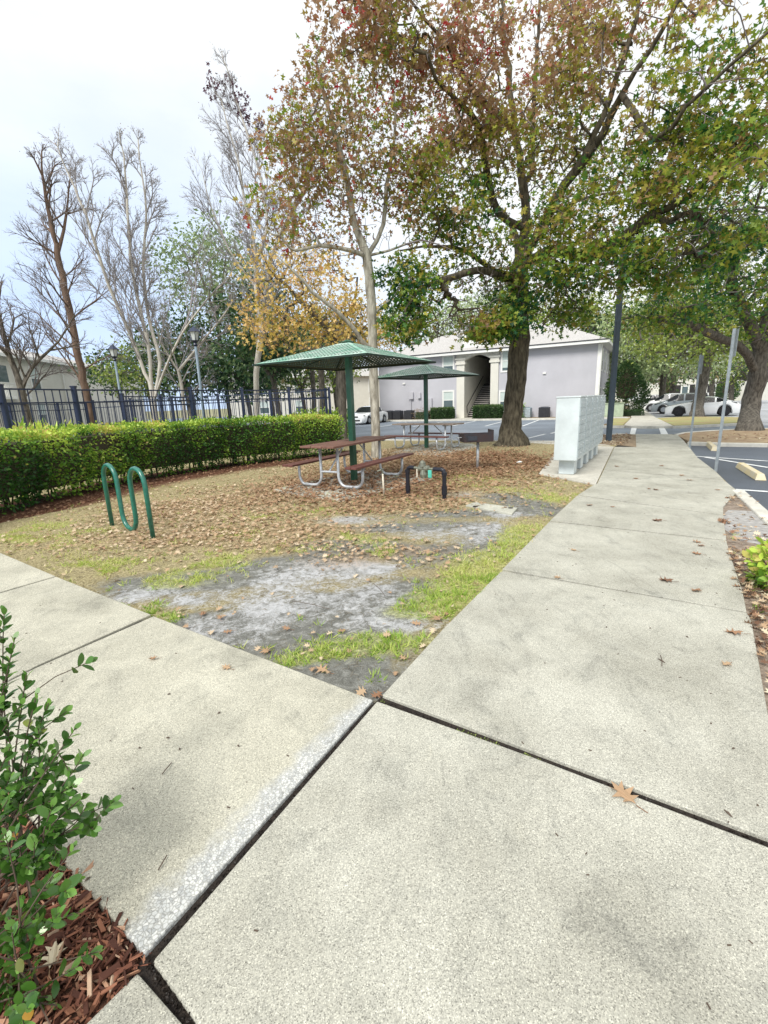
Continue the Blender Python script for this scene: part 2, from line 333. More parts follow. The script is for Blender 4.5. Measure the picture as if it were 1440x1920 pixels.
def leaves_mesh(name, shape, P, D, N, size, tint, m, parent=None, fold=.0, wid=1.0):
    """many small leaves in one mesh: P base points, D directions, N normals (n,3 arrays)"""
    P = np.asarray(P, float); D = np.asarray(D, float); N = np.asarray(N, float); n = len(P); k = len(shape)
    D /= np.linalg.norm(D, axis=1, keepdims=True)+1e-9
    S = np.cross(D, N); S /= np.linalg.norm(S, axis=1, keepdims=True)+1e-9
    N = np.cross(S, D); sh = np.array(shape); size = np.asarray(size)[:, None, None]
    V = P[:, None, :]+size*(sh[None, :, 1, None]*D[:, None, :]+wid*sh[None, :, 0, None]*S[:, None, :]+fold*np.abs(sh[None, :, 0, None])*N[:, None, :])
    me = bpy.data.meshes.new(name); me.vertices.add(n*k); me.loops.add(n*k); me.polygons.add(n)
    me.vertices.foreach_set('co', V.reshape(-1).astype(np.float32)); me.loops.foreach_set('vertex_index', np.arange(n*k, dtype=np.int32))
    me.polygons.foreach_set('loop_start', np.arange(0, n*k, k, dtype=np.int32))
    me.update(calc_edges=True)
    a = me.attributes.new('tint', 'FLOAT', 'FACE'); a.data.foreach_set('value', np.clip(np.asarray(tint), 0, 1).astype(np.float32))
    me.materials.append(m); me.validate()
    o = bpy.data.objects.new(name, me); col.objects.link(o); o.parent = parent
    return o

# ================================================================ SETTING
def off(p, d): return (p[0]+d[0], p[1]+d[1])
ground = MB(); ground.add([(-600,-60,-.3),(600,-60,-.3),(600,900,-.3),(-600,900,-.3)], [(0,1,2,3)])
struct('ground', ground, mat('far_ground', (.30,.28,.16), .95, .4, .05, c2=(.20,.20,.09)))
U = (.87, -.493); V = (.493, .87)
def uv(o, a, b, z=0): return (o[0]+U[0]*a+V[0]*b, o[1]+U[1]*a+V[1]*b, z)
def uv2(o, a, b): return uv(o, a, b)[:2]
# asphalt of lot, lane and parking bays
lot = MB(); lot.prism([(-40,-6),(60,-6),(60,60),(20,90),(-60,90),(-60,10)], -.28, -.12)
struct('parking_lot', lot, M['asph'])
bay = MB(); bay.prism([(2.0,0.2),(4.4,4.9),(5.3,6.6),(6.9,9.4),(8.2,12.0),(10.35,15.6),(24,8.6),(24,-5),(2,-5)], -.13, -.115)
struct('parking_bay', bay, M['asph_dark'])
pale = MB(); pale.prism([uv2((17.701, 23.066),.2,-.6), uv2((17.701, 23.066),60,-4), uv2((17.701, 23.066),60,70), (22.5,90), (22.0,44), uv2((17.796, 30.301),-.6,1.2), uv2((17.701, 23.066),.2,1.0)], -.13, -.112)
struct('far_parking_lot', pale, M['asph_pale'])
# lawn sheet on the near side of the lot
K = (6.11, 16.73)      # a point of the kerb between lawn and lot
lawnP = [(-70,-8),(1.2,-8),(2.4,.5),(4.42,4.85),(5.2,6.35),(5.73,7.3),(6.85,9.38),(7.8,11.36),(10.0,15.5),(11.35,18.0),(10.0,18.75),(9.0,18.6),(7.6,17.0),uv2(K,.3,.0),uv2(K,-30,0),(-70,60)]
lw = MB(); lw.prism(lawnP, -.28, -.045)
M['lawn_far'] = mat('leafy_lawn', (.36,.29,.17), .95, .4, 2.5, c2=(.19,.19,.07), bump=.5, bscale=25)
struct('lawn', lw, M['lawn_far'])
# near lawn: fine sheet with painted patches (sand, grass, litter, mulch)
def blob(x, y, cx, cy, rx, ry, rot=0):
    dx, dy = x-cx, y-cy; c, s = math.cos(rot), math.sin(rot); a, b = (dx*c+dy*s)/rx, (-dx*s+dy*c)/ry
    return math.exp(-(a*a+b*b))
def B(p, rx, ry, rot=0): return (p[0], p[1], rx, ry, rot)
SAND = [B((-0.839, 4.179),.55,.38,.3), B((-0.160, 3.672),.35,.3), B((-0.901, 3.517),.45,.28), B((-1.741, 3.751),.3,.2), B((-1.195, 3.082),.4,.22),
        B((-0.452, 6.277),.55,.3,-.2), B((0.702, 5.373),.7,.28,-.3), B((1.218, 5.677),.4,.3), B((0.052, 3.157),.35,.25), B((-0.124, 4.329),.35,.2), B((1.734, 6.335),.3,.3), B((1.385, 7.774),.35,.35), B((-2.259, 3.855),.3,.2)]
GRAY = [B((-0.435, 2.606),.5,.2,.4), B((-0.159, 2.417),.3,.3), B((-0.936, 2.984),.5,.25), B((-0.227, 3.178),.45,.3), B((0.552, 4.673),.6,.35), B((-0.503, 5.082),.6,.3), B((1.267, 5.302),.35,.5), B((-1.279, 4.294),.5,.3), B((2.199, 6.604),.4,.5), B((0.272, 5.805),.8,.25), B((-2.238, 4.104),.5,.25), B((2.110, 7.414),.5,.5), B((1.071, 6.435),.9,.25), B((-1.211, 3.253),.6,.25), B((0.163, 3.760),.35,.3), B((-1.871, 4.071),.5,.25), B((-0.907, 4.571),.6,.2), B((-0.459, 3.481),.5,.3)]
GRASS = [B((-0.103, 2.851),.42,.14,.1), B((-0.451, 2.736),.25,.08,.4), B((0.265, 3.323),.25,.13), B((0.558, 3.609),.3,.25), B((0.044, 4.822),.25,.15), B((0.912, 4.224),.3,.45,-.5), B((1.636, 5.255),.25,.5,-.5), B((-1.943, 3.500),.35,.1,-.4), B((-2.196, 3.734),.3,.12,-.4),
         B((-4.511, 6.303),.9,.5,-.6), B((-4.584, 5.790),1.0,.3,-.6), B((-2.935, 4.615),.5,.25), B((-2.037, 4.223),.5,.3), B((-1.288, 6.791),.8,.5), B((-2.065, 5.723),.6,.4), B((1.930, 9.055),.9,.6), B((2.584, 7.795),.8,.5,-.5), B((-0.457, 5.289),.5,.3), B((-0.677, 2.819),.14,.08), B((-1.471, 4.805),.5,.3), B((1.579, 10.220),.6,.6), B((2.930, 7.269),.5,.6,-.6)]
LITTER = [B((-0.878, 9.653),1.6,1.8), B((0.778, 8.133),1.2,1.0), B((3.034, 11.203),2.2,2.4), B((-2.606, 8.246),1.8,1.4), B((-3.543, 7.131),1.2,.8), B((-2.154, 5.993),1.2,.7), B((-1.259, 5.170),1.0,.35), B((0.003, 6.952),1.4,.5), B((-0.843, 5.820),.8,.4), B((-0.458, 4.523),.5,.25), B((-3.540, 5.663),1.2,.5), B((0.449, 4.777),.7,.3), B((2.088, 12.575),1.5,3), B((-0.253, 13.262),2,3)]
def bsum(L, x, y): return sum(blob(x, y, *b) for b in L)
hb = [(-6.6,4.5),(-6.09,7.15),(-6.1,7.9),(-5.55,10.6),(-4.15,12.6),(-1.2,15.0)]       # front foot of the hedge
def hedge_d(x, y):      # signed distance to the hedge foot, positive on the lawn side
    best = 9
    for (ax, ay), (bx, by) in zip(hb, hb[1:]):
        ux, uy = bx-ax, by-ay; t = max(0, min(1, ((x-ax)*ux+(y-ay)*uy)/(ux*ux+uy*uy)))
        dx, dy = x-ax-ux*t, y-ay-uy*t; d = math.hypot(dx, dy)
        if d < abs(best): best = d if ux*dy-uy*dx < 0 else -d
    return best
def cover(x, y):
    n1, n2 = fbm(x*1.3+5, y*1.3+2), fbm(x*3.1+11, y*3.1+4)
    sand = bsum(SAND, x, y); gray = bsum(GRAY, x, y); gr = bsum(GRASS, x, y); li = bsum(LITTER, x, y)
    hd = hedge_d(x, y); mu = max(0, 1-max(0, hd-.15)/1.25) if hd > -1.1 else 0
    if x-2.0*(y-15)*.3 > -1.0: mu = 0
    n3 = fbm(x*7+3, y*7+8)-.5; sand = sand*(1+1.6*(fbm(x*2.6+30, y*2.6)-.5))+.35*n3*min(1, sand*2); gray = gray*(1+1.6*n3)
    return (max(0, min(1, .9*sand*(.40+.9*n1))), min(1, gr*max(0, 3.4*(fbm(x*4.2+2, y*4.2+6)-.36))+1.25*bsum(GRASS[:4]+GRASS[5:7], x, y)*(.5+n2)), min(1, .42*li+.25*n1), min(1, mu*1.15), min(1, gray*1.2))
xs = np.arange(-9.5, 7.6, .075); ys = np.arange(1.6, 19.0, .075)
vid = {}; gm = MB(); ca = []
inL = [[inpoly(x, y, lawnP) for y in ys] for x in xs]
for i, x in enumerate(xs):
    for j, y in enumerate(ys):
        if inL[i][j] and not (y < 7.6 and x > .62*y+.6):
            vid[i, j] = len(gm.v); c = cover(x, y); ca.append(c)
            h = .018*fbm(x*2, y*2)+.010*vn(x*9, y*9)+.010*c[1]*vn(x*14, y*14)
            gm.v.append((float(x), float(y), -.042+h))
for i in range(len(xs)-1):
    for j in range(len(ys)-1):
        q = [(i,j),(i+1,j),(i+1,j+1),(i,j+1)]
        if all(k in vid for k in q): gm.f.append(tuple(vid[k] for k in q))
m, t, b = newmat('patchy_dirt'); k = t.links.new
g = nd(t, 'ShaderNodeTexCoord'); sO = g.outputs['Object']
def attr(nm): return nd(t, 'ShaderNodeAttribute', attribute_name=nm).outputs['Fac']
def nz_(scale, detail=6, rough=.6, dist=0): 
    q = nd(t, 'ShaderNodeTexNoise', i_Scale=scale, i_Detail=detail, i_Roughness=rough, i_Distortion=dist); k(sO, q.inputs['Vector']); return q.outputs['Fac']
def mrange(v, a, bb):
    q = nd(t, 'ShaderNodeMapRange', interpolation_type='SMOOTHSTEP'); k(v, q.inputs[0]); q.inputs[1].default_value = a; q.inputs[2].default_value = bb; return q.outputs[0]
def mth(op, a, bb):
    q = nd(t, 'ShaderNodeMath', operation=op)
    for i, z in enumerate((a, bb)):
        if isinstance(z, (int, float)): q.inputs[i].default_value = z
        else: k(z, q.inputs[i])
    return q.outputs[0]
def over(base, mask, colr):
    q = nd(t, 'ShaderNodeMix', data_type='RGBA'); k(mask, q.inputs[0]); k(base, q.inputs[6]); k(colr, q.inputs[7]); return q.outputs[2]
fine = nz_(55, 6, .75); med = nz_(11, 9, .72, .8); fine2 = nz_(170, 4, .7)
r0 = ramp(t, [(.33, (.08,.065,.035)), (.5, (.33,.28,.15)), (.68, (.66,.57,.36))]); k(fine, r0.inputs[0])
def masked(nm, w=.9, lo=.45, hi=.75): return mrange(mth('ADD', mth('ADD', attr(nm), mth('MULTIPLY', mth('ADD', med, -.5), w)), mth('MULTIPLY', mth('ADD', fine, -.5), w*1.5)), lo-.18, hi+.15)
rg = ramp(t, [(.34, (.06,.06,.05)), (.5, (.20,.20,.18)), (.68, (.42,.42,.39))]); sm2 = mth('ADD', mth('MULTIPLY', med, .5), mth('MULTIPLY', fine2, .5)); k(sm2, rg.inputs[0])
c_ = over(r0.outputs[0], masked('gray', .9, .35, .7), rg.outputs[0])
rs = ramp(t, [(.36, (.11,.11,.10)), (.46, (.32,.32,.31)), (.54, (.50,.505,.515)), (.68, (.65,.655,.665))]); sm_ = mth('ADD', mth('MULTIPLY', med, .62), mth('MULTIPLY', fine2, .38)); k(sm_, rs.inputs[0])
c_ = over(c_, masked('sand', 1.3, .35, .72), rs.outputs[0])
rgr = ramp(t, [(.34, (.09,.11,.03)), (.5, (.36,.39,.11)), (.68, (.64,.63,.26))]); k(fine, rgr.inputs[0])
c_ = over(c_, mth('MULTIPLY', masked('grass', 1.1, .4, .8), .6), rgr.outputs[0])
rl = ramp(t, [(.34, (.08,.045,.025)), (.5, (.36,.24,.14)), (.68, (.66,.50,.33))]); k(fine, rl.inputs[0])
c_ = over(c_, mth('MULTIPLY', masked('litter', 1.0, .45, .85), .8), rl.outputs[0])
rm = ramp(t, [(.3, (.05,.022,.014)), (.6, (.17,.08,.05)), (.75, (.30,.18,.11))]); k(fine, rm.inputs[0])
c_ = over(c_, masked('mulch', .5, .35, .6), rm.outputs[0])
k(c_, b.inputs['Base Color']); b.inputs['Roughness'].default_value = .95; b.inputs['Specular IOR Level'].default_value = .15
bp = nd(t, 'ShaderNodeBump', i_Strength=.8, i_Distance=.02); k(fine, bp.inputs['Height']); k(bp.outputs[0], b.inputs['Normal'])
M['dirt'] = m
go = gm.build('dirt_patch', m); tag(go, kind='structure')
ca = np.array(ca, dtype=np.float32)
for i, nm in enumerate(('sand','grass','litter','mulch','gray')):
    a = go.data.attributes.new(nm, 'FLOAT', 'POINT'); a.data.foreach_set('value', ca[:, i].copy())
go.data.shade_smooth()

# ---- pavements: slabs with real joints
def slab(mb, pts, z1=0.0, z0=-.12):
    n0 = len(mb.f); mb.prism(pts, z0, z1); mb.t += [(.15, .7, .3, .9, .5)[(n0//5) % 5]]*(len(mb.f)-n0)
gapb = MB(); gapb.prism([(-8,7.9),(-4.45,5.05),(-1.87,3.28),(-.10,2.18),(1.13,4.0),(3.85,8.15),(7.2,14.3),(9.8,18.0),(11.0,17.6),(7.6,11.4),(6.6,9.2),(5.55,7.3),(4.66,6.32),(3.77,5.0),(3.3,4.3),(2.78,3.49),(2.46,2.97),(1.8,2.0),(1.4,1.2),(.8,-.5),(-1.3,-.5),(-.9,.62),(-.76,1.05),(-1.62,1.66),(-3.7,3.5),(-8,6.9)], -.26, -.018)
struct('pavement_joint', gapb, M['gap'])
sl = MB()
slab(sl, [(-0.096, 2.203), (-1.835, 3.347), (-2.250, 2.654), (-2.333, 2.465), (-2.28,2.12), (-1.66,1.68), (-1.179, 1.321), (-0.758, 1.035)])
slab(sl, [(-1.871, 3.378), (-3.265, 4.325), (-3.517, 3.940), (-3.72,3.46), (-3.05,2.78), (-2.28,2.14), (-2.342, 2.476), (-2.270, 2.667)])
slab(sl, [(-3.287, 4.342), (-4.540, 5.216), (-6.2,6.35), (-8.5,8.3), (-8.9,7.3), (-5.5,4.5), (-3.74,3.47), (-3.538, 3.966)])
struct('left_pavement', sl, M['conc_left'], bevel=.006)
cs = MB()
slab(cs, [(-0.073, 2.192), (0.631, 1.754), (1.313, 1.300), (1.7,1.22), (1.5,.5), (.9,-1.2), (-1.5,-1.2), (-0.534, 0.871), (-0.725, 1.018)])
slab(cs, [(-0.755, 0.991), (-0.836, 0.880), (-1.6,-1.2), (-1.54,-1.2), (-0.575, 0.873)])
struct('corner_pavement', cs, M['conc'], bevel=.008)
rs_ = MB()
slab(rs_, [(-0.044, 2.242), (0.384, 2.967), (1.078, 4.062), (2.599, 3.055), (2.535, 2.934), (1.873, 1.984), (1.72,1.68), (1.58,1.27), (1.339, 1.331), (0.643, 1.789)])
slab(rs_, [(1.098, 4.103), (2.126, 5.741), (3.658, 4.710), (3.350, 4.233), (2.859, 3.440), (2.608, 3.072)])
slab(rs_, [(2.152, 5.792), (3.123, 7.278), (4.381, 5.757), (3.684, 4.747)])
slab(rs_, [(3.165, 7.337), (3.705, 8.042), (3.908, 8.278), (4.734, 9.782), (6.130, 8.161), (5.669, 7.217), (4.706, 6.206), (4.400, 5.783)])
slab(rs_, [(4.775, 9.853), (7.106, 14.117), (7.663, 13.911), (9.937, 18.158), (9.868, 18.503), (11.094, 17.867), (11.169, 17.528), (9.887, 15.122), (7.666, 11.156), (6.716, 9.221), (6.167, 8.212)])
struct('right_pavement', rs_, M['conc'], bevel=.004)
pd = MB()
slab(pd, [(3.275, 9.589), (3.834, 8.180), (7.165, 14.270), (5.993, 15.476)], -.004)
slab(pd, [(6.35,15.2), (7.3,14.75), (6.9,16.6), (5.9,17.1), (4.9,17.65), (4.7,17.2)], -.01)
struct('mailbox_pad', pd, M['conc_far'], bevel=.006)
# bed right of the pavement, with its kerb
bd = MB(); bd.prism([(1.1,.2),(1.45,1.9),(2.2,2.97),(3.05,4.3),(4.5,6.32),(5.6,7.33),(5.2,6.35),(4.42,4.85),(2.4,.5)], -.12, -.026)
struct('planting_bed', bd, mat('bed_soil', (.36,.30,.24), .95, .4, 22, c2=(.13,.09,.065), bump=.5, bscale=60))
gd = MB(); gd.prism([(3.86,4.78),(4.0,4.55),(4.3,4.62),(4.62,5.3),(4.95,6.0),(4.7,6.1),(4.35,5.75),(4.05,5.35)], -.1, -.022); struct('dirt_spot', gd, mat('grey_dirt', (.46,.45,.43), .95, .4, 14, c2=(.26,.25,.24), bump=.4, bscale=80))
def kerb(mb, pts, w=.15, z0=-.27, z1=.0):
    for a, bb in zip(pts, pts[1:]):
        d = Vector((bb[0]-a[0], bb[1]-a[1])); l = d.length; d.normalize(); n = Vector((-d.y, d.x))*w/2
        nseg = max(1, round(l/3.0)) if l > 3.5 else 1
        for i in range(nseg):
            s0, s1 = l*i/nseg+(.004 if i else 0), l*(i+1)/nseg-.004
            p, q = Vector(a)+d*s0, Vector(a)+d*s1
            mb.prism([tuple(p-n), tuple(q-n), tuple(q+n), tuple(p+n)], z0, z1)
kb = MB(); kerb(kb, [(5.72,7.28),(4.84,5.62),(4.42,4.8),(2.4,.4)], .17, z1=.006)
kerb(kb, [uv2(K,.2,.08), uv2(K,-32,.08)])
kerb(kb, [(6.6,16.55),(7.4,17.05),(8.3,18.15),(9.0,18.8),(9.9,18.95)])
struct('kerb', kb, M['kerb'], bevel=.02)
# leaf-strewn patch with the lamp post
pb = MB(); pb.prism([(6.9,15.35),(7.55,14.75),(7.72,13.9),(8.1,13.9),(10.6,18.0),(9.95,18.75),(9.0,18.65),(8.3,17.95),(7.45,16.9)], -.2, -.008)
struct('lamp_bed', pb, mat('strawy_bed', (.36,.28,.18), .95, .4, 7, c2=(.15,.10,.06), bump=.6, bscale=40))
# island with the big oak on the right
ip = [(11.030, 17.308), (12.009, 18.331), (13.187, 18.694), (14.503, 19.017), (15.791, 18.992), (30,13.6), (30,9.3), (11.677, 13.964), (10.558, 14.429), (10.023, 15.064)]
isl = MB(); isl.prism(ip, -.2, -.01); struct('tree_island', isl, mat('island_mulch', (.42,.33,.20), .95, .4, 3, c2=(.22,.13,.08), bump=.6, bscale=30))
ki = MB(); kerb(ki, [(9.875, 14.917), (10.450, 14.278), (11.447, 13.684), (30,9.1)]); kerb(ki, [(10.977, 17.479), (12.056, 18.471), (13.365, 18.951), (14.702, 19.283), (15.899, 19.124), (30,13.9)])
struct('island_kerb', ki, M['kerb'], bevel=.02)
# pavement beyond the crossing and the grass strips beside it
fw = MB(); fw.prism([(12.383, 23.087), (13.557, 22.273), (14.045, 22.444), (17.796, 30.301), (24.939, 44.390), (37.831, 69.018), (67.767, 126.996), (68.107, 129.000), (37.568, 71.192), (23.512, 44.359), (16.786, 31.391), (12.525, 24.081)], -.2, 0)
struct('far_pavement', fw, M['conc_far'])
gs = MB(); gs.prism([(17.608, 29.976), (14.291, 22.799), (15.184, 22.691), (17.847, 23.259), (21.216, 27.582), (20.774, 29.140), (19.748, 30.330)], -.2, -.006)
gs.prism([(16.377, 30.750), (12.593, 24.321), (12.038, 24.435), (15.541, 31.622)], -.2, -.006)
struct('grass_strip', gs, mat('strip_grass', (.36,.40,.15), .95, .4, .9, c2=(.38,.25,.14), bump=.6, bscale=20))
fk = MB(); kerb(fk, [(13.952, 22.252), (14.826, 22.148), (17.448, 22.664)], .2); kerb(fk, [(12.3,23.6),(11.2,24.5)], .2)
FK0 = (12.58, 34.71)
kerb(fk, [uv2(FK0, 5.2, 0), uv2(FK0, -34, 0)], .2)
struct('far_kerb', fk, M['kerb'])
fl = MB(); fl.prism([uv2(FK0,5.2,.1), uv2(FK0,-34,.1), uv2(FK0,-34,40), uv2(FK0,5.2,40)], -.2, -.03)
fl.prism([(11.2,24.4),(12.5,23.9),(16.6,30.5),(17.2,32.5),uv2(FK0,5.2,-.1)], -.2, -.03)
struct('building_lawn', fl, mat('brown_lawn', (.26,.19,.11), .95, .4, 1.5, c2=(.14,.10,.05)))
wk = MB(); wk.prism([uv2(FK0,-34,.12), uv2(FK0,5,.12), uv2(FK0,5,.9), uv2(FK0,-34,.9)], -.2, -.01)
wk.prism([uv2(FK0,-9.0,.9), uv2(FK0,-6.0,.9), uv2(FK0,-6.2,4.4), uv2(FK0,-8.4,4.4)], -.2, -.011)
struct('building_path', wk, M['conc_far'])
# painted markings
pm = MB()
def line(mb, a, bb, w=.1, z=-.104, h=.004):
    d = Vector((bb[0]-a[0], bb[1]-a[1])).normalized(); n = Vector((-d.y, d.x))*w/2; a = Vector(a); bb = Vector(bb)
    mb.prism([tuple(a-n), tuple(bb-n), tuple(bb+n), tuple(a+n)], z-h, z)
for a, bb in (((8.310, 12.184), (9.188, 10.904)), ((8.394, 11.914), (8.434, 9.982)), ((10.573, 14.431), (11.444, 13.661)), ((6.104, 7.812), (6.445, 7.551))): line(pm, a, bb, .09)
for a, bb in (((4.661, 30.863), (7.448, 36.835)), ((6.582, 29.531), (9.461, 35.574)), ((8.533, 28.178), (11.986, 35.378)), ((6.166, 19.559), (7.562, 21.507)), ((2.196, 31.851), (4.930, 37.442)), ((7.903, 21.700), (9.744, 24.550)), ((-0.532, 32.273), (2.080, 38.270))): line(pm, a, bb, .12, -.112)
pm.prism([(9.868, 18.503), (10.034, 18.417), (12.575, 22.954), (12.383, 23.087)], -.118, -.1)
pm.prism([(10.874, 17.981), (11.094, 17.867), (13.557, 22.273), (13.358, 22.411)], -.118, -.1)
struct('road_markings', pm, M['paint'])
# concrete bits of the two table pads
tp = MB(); tp.prism([(-2.15,8.9),(-1.9,8.5),(-.68,7.55),(-.52,7.75),(1.15,9.6),(.35,10.6),(-.5,11.2)], -.1, -.016)
struct('table_pad', tp, M['pad'])
tp = MB(); tp.prism([(.32,14.9),(1.75,13.35),(3.35,15.9),(3.3,16.9),(2.0,18.2)], -.1, -.012)
struct('far_table_pad', tp, M['pad'])

# ================================================================ OBJECTS
# ---- bike rack
rk = MB(); a, bb = Vector((-3.93,6.47,0)), Vector((-2.98,5.72,0)); d = (bb-a)
pts = []; r_ = d.length/6; e = d.normalized(); zt = .86
def arc(cx, up, n=8):
    o = []
    for i in range(n+1):
        th = math.pi*i/n; s = -math.cos(th)*r_
        o.append(a+e*(cx+s)+Vector((0,0,(zt-r_+math.sin(th)*r_) if up else (.10+r_-math.sin(th)*r_-.10))))
    return o
pts = [a+Vector((0,0,-.05))]+arc(r_, True)+arc(3*r_, False)+arc(5*r_, True)+[bb+Vector((0,0,-.05))]
single('bike_rack', rk.tube([tuple(p) for p in pts], .03, 14), M['rack_paint'], 'teal green wave-shaped tube bike rack standing in the patchy lawn', 'bike rack', smooth=True)

# ---- picnic tables
def picnic_table(loc, rz, plank, plank2, label, L=2.4, W=.76):
    t = empty('picnic_table', loc, rz, label, 'picnic table', 'picnic tables under the canopies')
    mb = MB(); w = (W-.02)/3
    for i in range(3):
        x0 = -W/2+i*(w+.01)
        if i == 1:
            mb.box(x0, x0+w, -L/2, -.07, .785, .825); mb.box(x0, x0+w, .07, L/2, .785, .825)
        else: mb.box(x0, x0+w, -L/2, L/2, .785, .825)
    mb.build('tabletop', plank, t, bevel=.006)
    for s in (-1, 1):
        mb = MB(); mb.box(s*.72-.125, s*.72-.005, -L/2, L/2, .42, .46); mb.box(s*.72+.005, s*.72+.125, -L/2, L/2, .42, .46)
        mb.build('seat', plank2, t, bevel=.006)
    for y in (-.82, .82):
        for s in (-1, 1):
            p = [(s*.2, y, .77), (s*.2, y, .22)]
            for i in range(1, 7): th = math.pi/2*i/6; p.append((s*(.2+.17*(1-math.cos(th))), y, .22-.19*math.sin(th)))
            p.append((s*.6, y, .03))
            for i in range(1, 7): th = math.pi/2*i/6; p.append((s*(.6+.14*math.sin(th)), y, .22-.19*math.cos(th)))
            p.append((s*.74, y, .41))
            MB().tube(p, .028, 10).build('leg', M['galv'], t, smooth=True)
        mb = MB(); mb.tube([(-.2,y,.30),(.2,y,.30)], .022, 8); mb.box(-.33, .33, y-.03, y+.03, .75, .782) if 0 else None
        mb.build('crossbar', M['galv'], t); MB().box(-.33, .33, y-.03, y+.03, .75, .782).build('top_bracket', M['galv'], t)
        sg = 1 if y > 0 else -1
        MB().tube([(0,y,.32),(0,y-sg*.55,.77)], .016, 8).build('brace', M['galv'], t)
    return t
picnic_table((-.62,9.55), -R(29), M['plank'], M['plank_red'], 'nearer picnic table with brown planks and curved galvanised legs, umbrella post through its top')
picnic_table((1.56,15.85), -R(128), M['plank_grey'], M['plank_red'], 'farther picnic table with a faded top, beside the parking lot kerb')
# ---- canopies: perforated steel pyramids on a post
def canopy(loc, rz, label, S=1.29, zr=2.35, za=2.74, n=17, tilt=0):
    t = empty('shade_canopy', loc, rz, label, 'shade canopy', 'steel shade canopies')
    MB().box(-.055, .055, -.055, .055, -.05, za-.12).build('post', M['green_paint'], t, bevel=.008)
    prof = [(0, za), (.12, za-.02), (.42, za-.12), (S-.14, zr+.05), (S, zr)]
    def h(x, y):
        r = max(abs(x), abs(y))
        for (r0_, z0_), (r1_, z1_) in zip(prof, prof[1:]):
            if r <= r1_+1e-6: return z0_+(z1_-z0_)*(r-r0_)/(r1_-r0_)
        return prof[-1][1]
    top = MB(); N = n*2; st = 2*S/N; V_ = {}
    def vtx(i, j):
        if (i, j) not in V_:
            x, y = -S+i*st/2, -S+j*st/2; V_[i, j] = len(top.v); top.v.append((x, y, h(x, y)))
        return V_[i, j]
    # each cell of the sheet is a ring of four thin quads round a square hole (perforated steel)
    for i in range(N):
        for j in range(N):
            x, y = -S+(i+.5)*st, -S+(j+.5)*st
            r = max(abs(x), abs(y))
            c = [(x-st/2,y-st/2),(x+st/2,y-st/2),(x+st/2,y+st/2),(x-st/2,y+st/2)]
            if r > S-.07 or r < .2 or abs(abs(x)-abs(y)) < .03:
                top.add([(p[0],p[1],h(*p)) for p in c], [(0,1,2,3)]); continue
            hh = st*.31
            q = [(x-hh,y-hh),(x+hh,y-hh),(x+hh,y+hh),(x-hh,y+hh)]
            top.add([(p[0],p[1],h(*p)) for p in c+q], [(0,1,5,4),(1,2,6,5),(2,3,7,6),(3,0,4,7)])
    o = top.build('roof', M['canopy'], t); o.data.materials.append(M['canopy_shaded'])
    sm = o.modifiers.new('thick', 'SOLIDIFY'); sm.thickness = .012; sm.offset = -1; sm.material_offset = 1; sm.material_offset_rim = 1  # inner side takes the second slot, so the underside's shade is painted
    rm_ = MB()
    for i in range(4):
        a0 = [(-S,-S),(S,-S),(S,S),(-S,S)][i]; a1 = [(-S,-S),(S,-S),(S,S),(-S,S)][(i+1) % 4]
        rm_.tube([(a0[0],a0[1],zr-.012),(a1[0],a1[1],zr-.012)], .022, 4)
    rm_.build('rim', M['canopy_shaded'], t)
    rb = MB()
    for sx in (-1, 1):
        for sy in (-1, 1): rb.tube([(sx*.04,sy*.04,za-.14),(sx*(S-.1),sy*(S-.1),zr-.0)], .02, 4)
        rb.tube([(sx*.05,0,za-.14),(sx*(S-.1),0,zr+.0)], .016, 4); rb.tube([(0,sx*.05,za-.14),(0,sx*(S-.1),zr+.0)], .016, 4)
    rb.build('rafter', M['canopy_shaded'], t)
    MB().lathe([(.13,za-.0),(.10,za+.02),(.05,za+.045),(.0,za+.05)], 10).build('cap', M['green_paint'], t)
    return t
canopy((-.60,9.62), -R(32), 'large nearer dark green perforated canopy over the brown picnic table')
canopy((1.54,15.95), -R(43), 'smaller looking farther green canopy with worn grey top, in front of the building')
# ---- grill
t = empty('park_grill', (2.22,10.7), R(4), 'rusty charcoal grill on a steel post in the leaf litter', 'grill')
MB().tube([(0,0,-.05),(0,0,.62)], .032, 12).build('post', M['galv'], t, smooth=True)
mb = MB(); X0, X1, Y0, Y1 = -.38, .30, -.22, .22
mb.box(X0, X1, Y0, Y1, .62, .632); mb.box(X0, X1, Y0, Y0+.008, .632, .80); mb.box(X0, X1, Y1-.008, Y1, .632, .80); mb.box(X0, X0+.008, Y0+.009, Y1-.009, .632, .80); mb.box(X1-.008, X1, Y0+.009, Y1-.009, .632, .88)
mb.add([(X1-.2,Y0-.002,.80),(X1,Y0-.002,.80),(X1,Y0-.002,.88),(X1-.2,Y0+.008,.80),(X1,Y0+.008,.80),(X1,Y0+.008,.88)], [(0,1,2),(5,4,3),(0,3,4,1),(1,4,5,2),(2,5,3,0)])
mb.build('firebox', M['grill'], t)
mb = MB()
for i in range(14): mb.tube([(X0+.03,Y0+.03+i*.028,.775),(X1-.04,Y0+.03+i*.028,.775)], .005, 4)
mb.build('grate', M['ac'], t)
MB().tube([(X0-.10,-.1,.72),(X0-.10,.1,.72)], .012, 6).tube([(X0-.1,0,.72),(X0,0,.72)], .008, 6).build('handle', M['galv'], t)
mb = MB(); mb.box(X0+.09, X0+.30, Y0-.012, Y0-.003, .66, .76); mb.build('vent_plate', M['ac'], t)
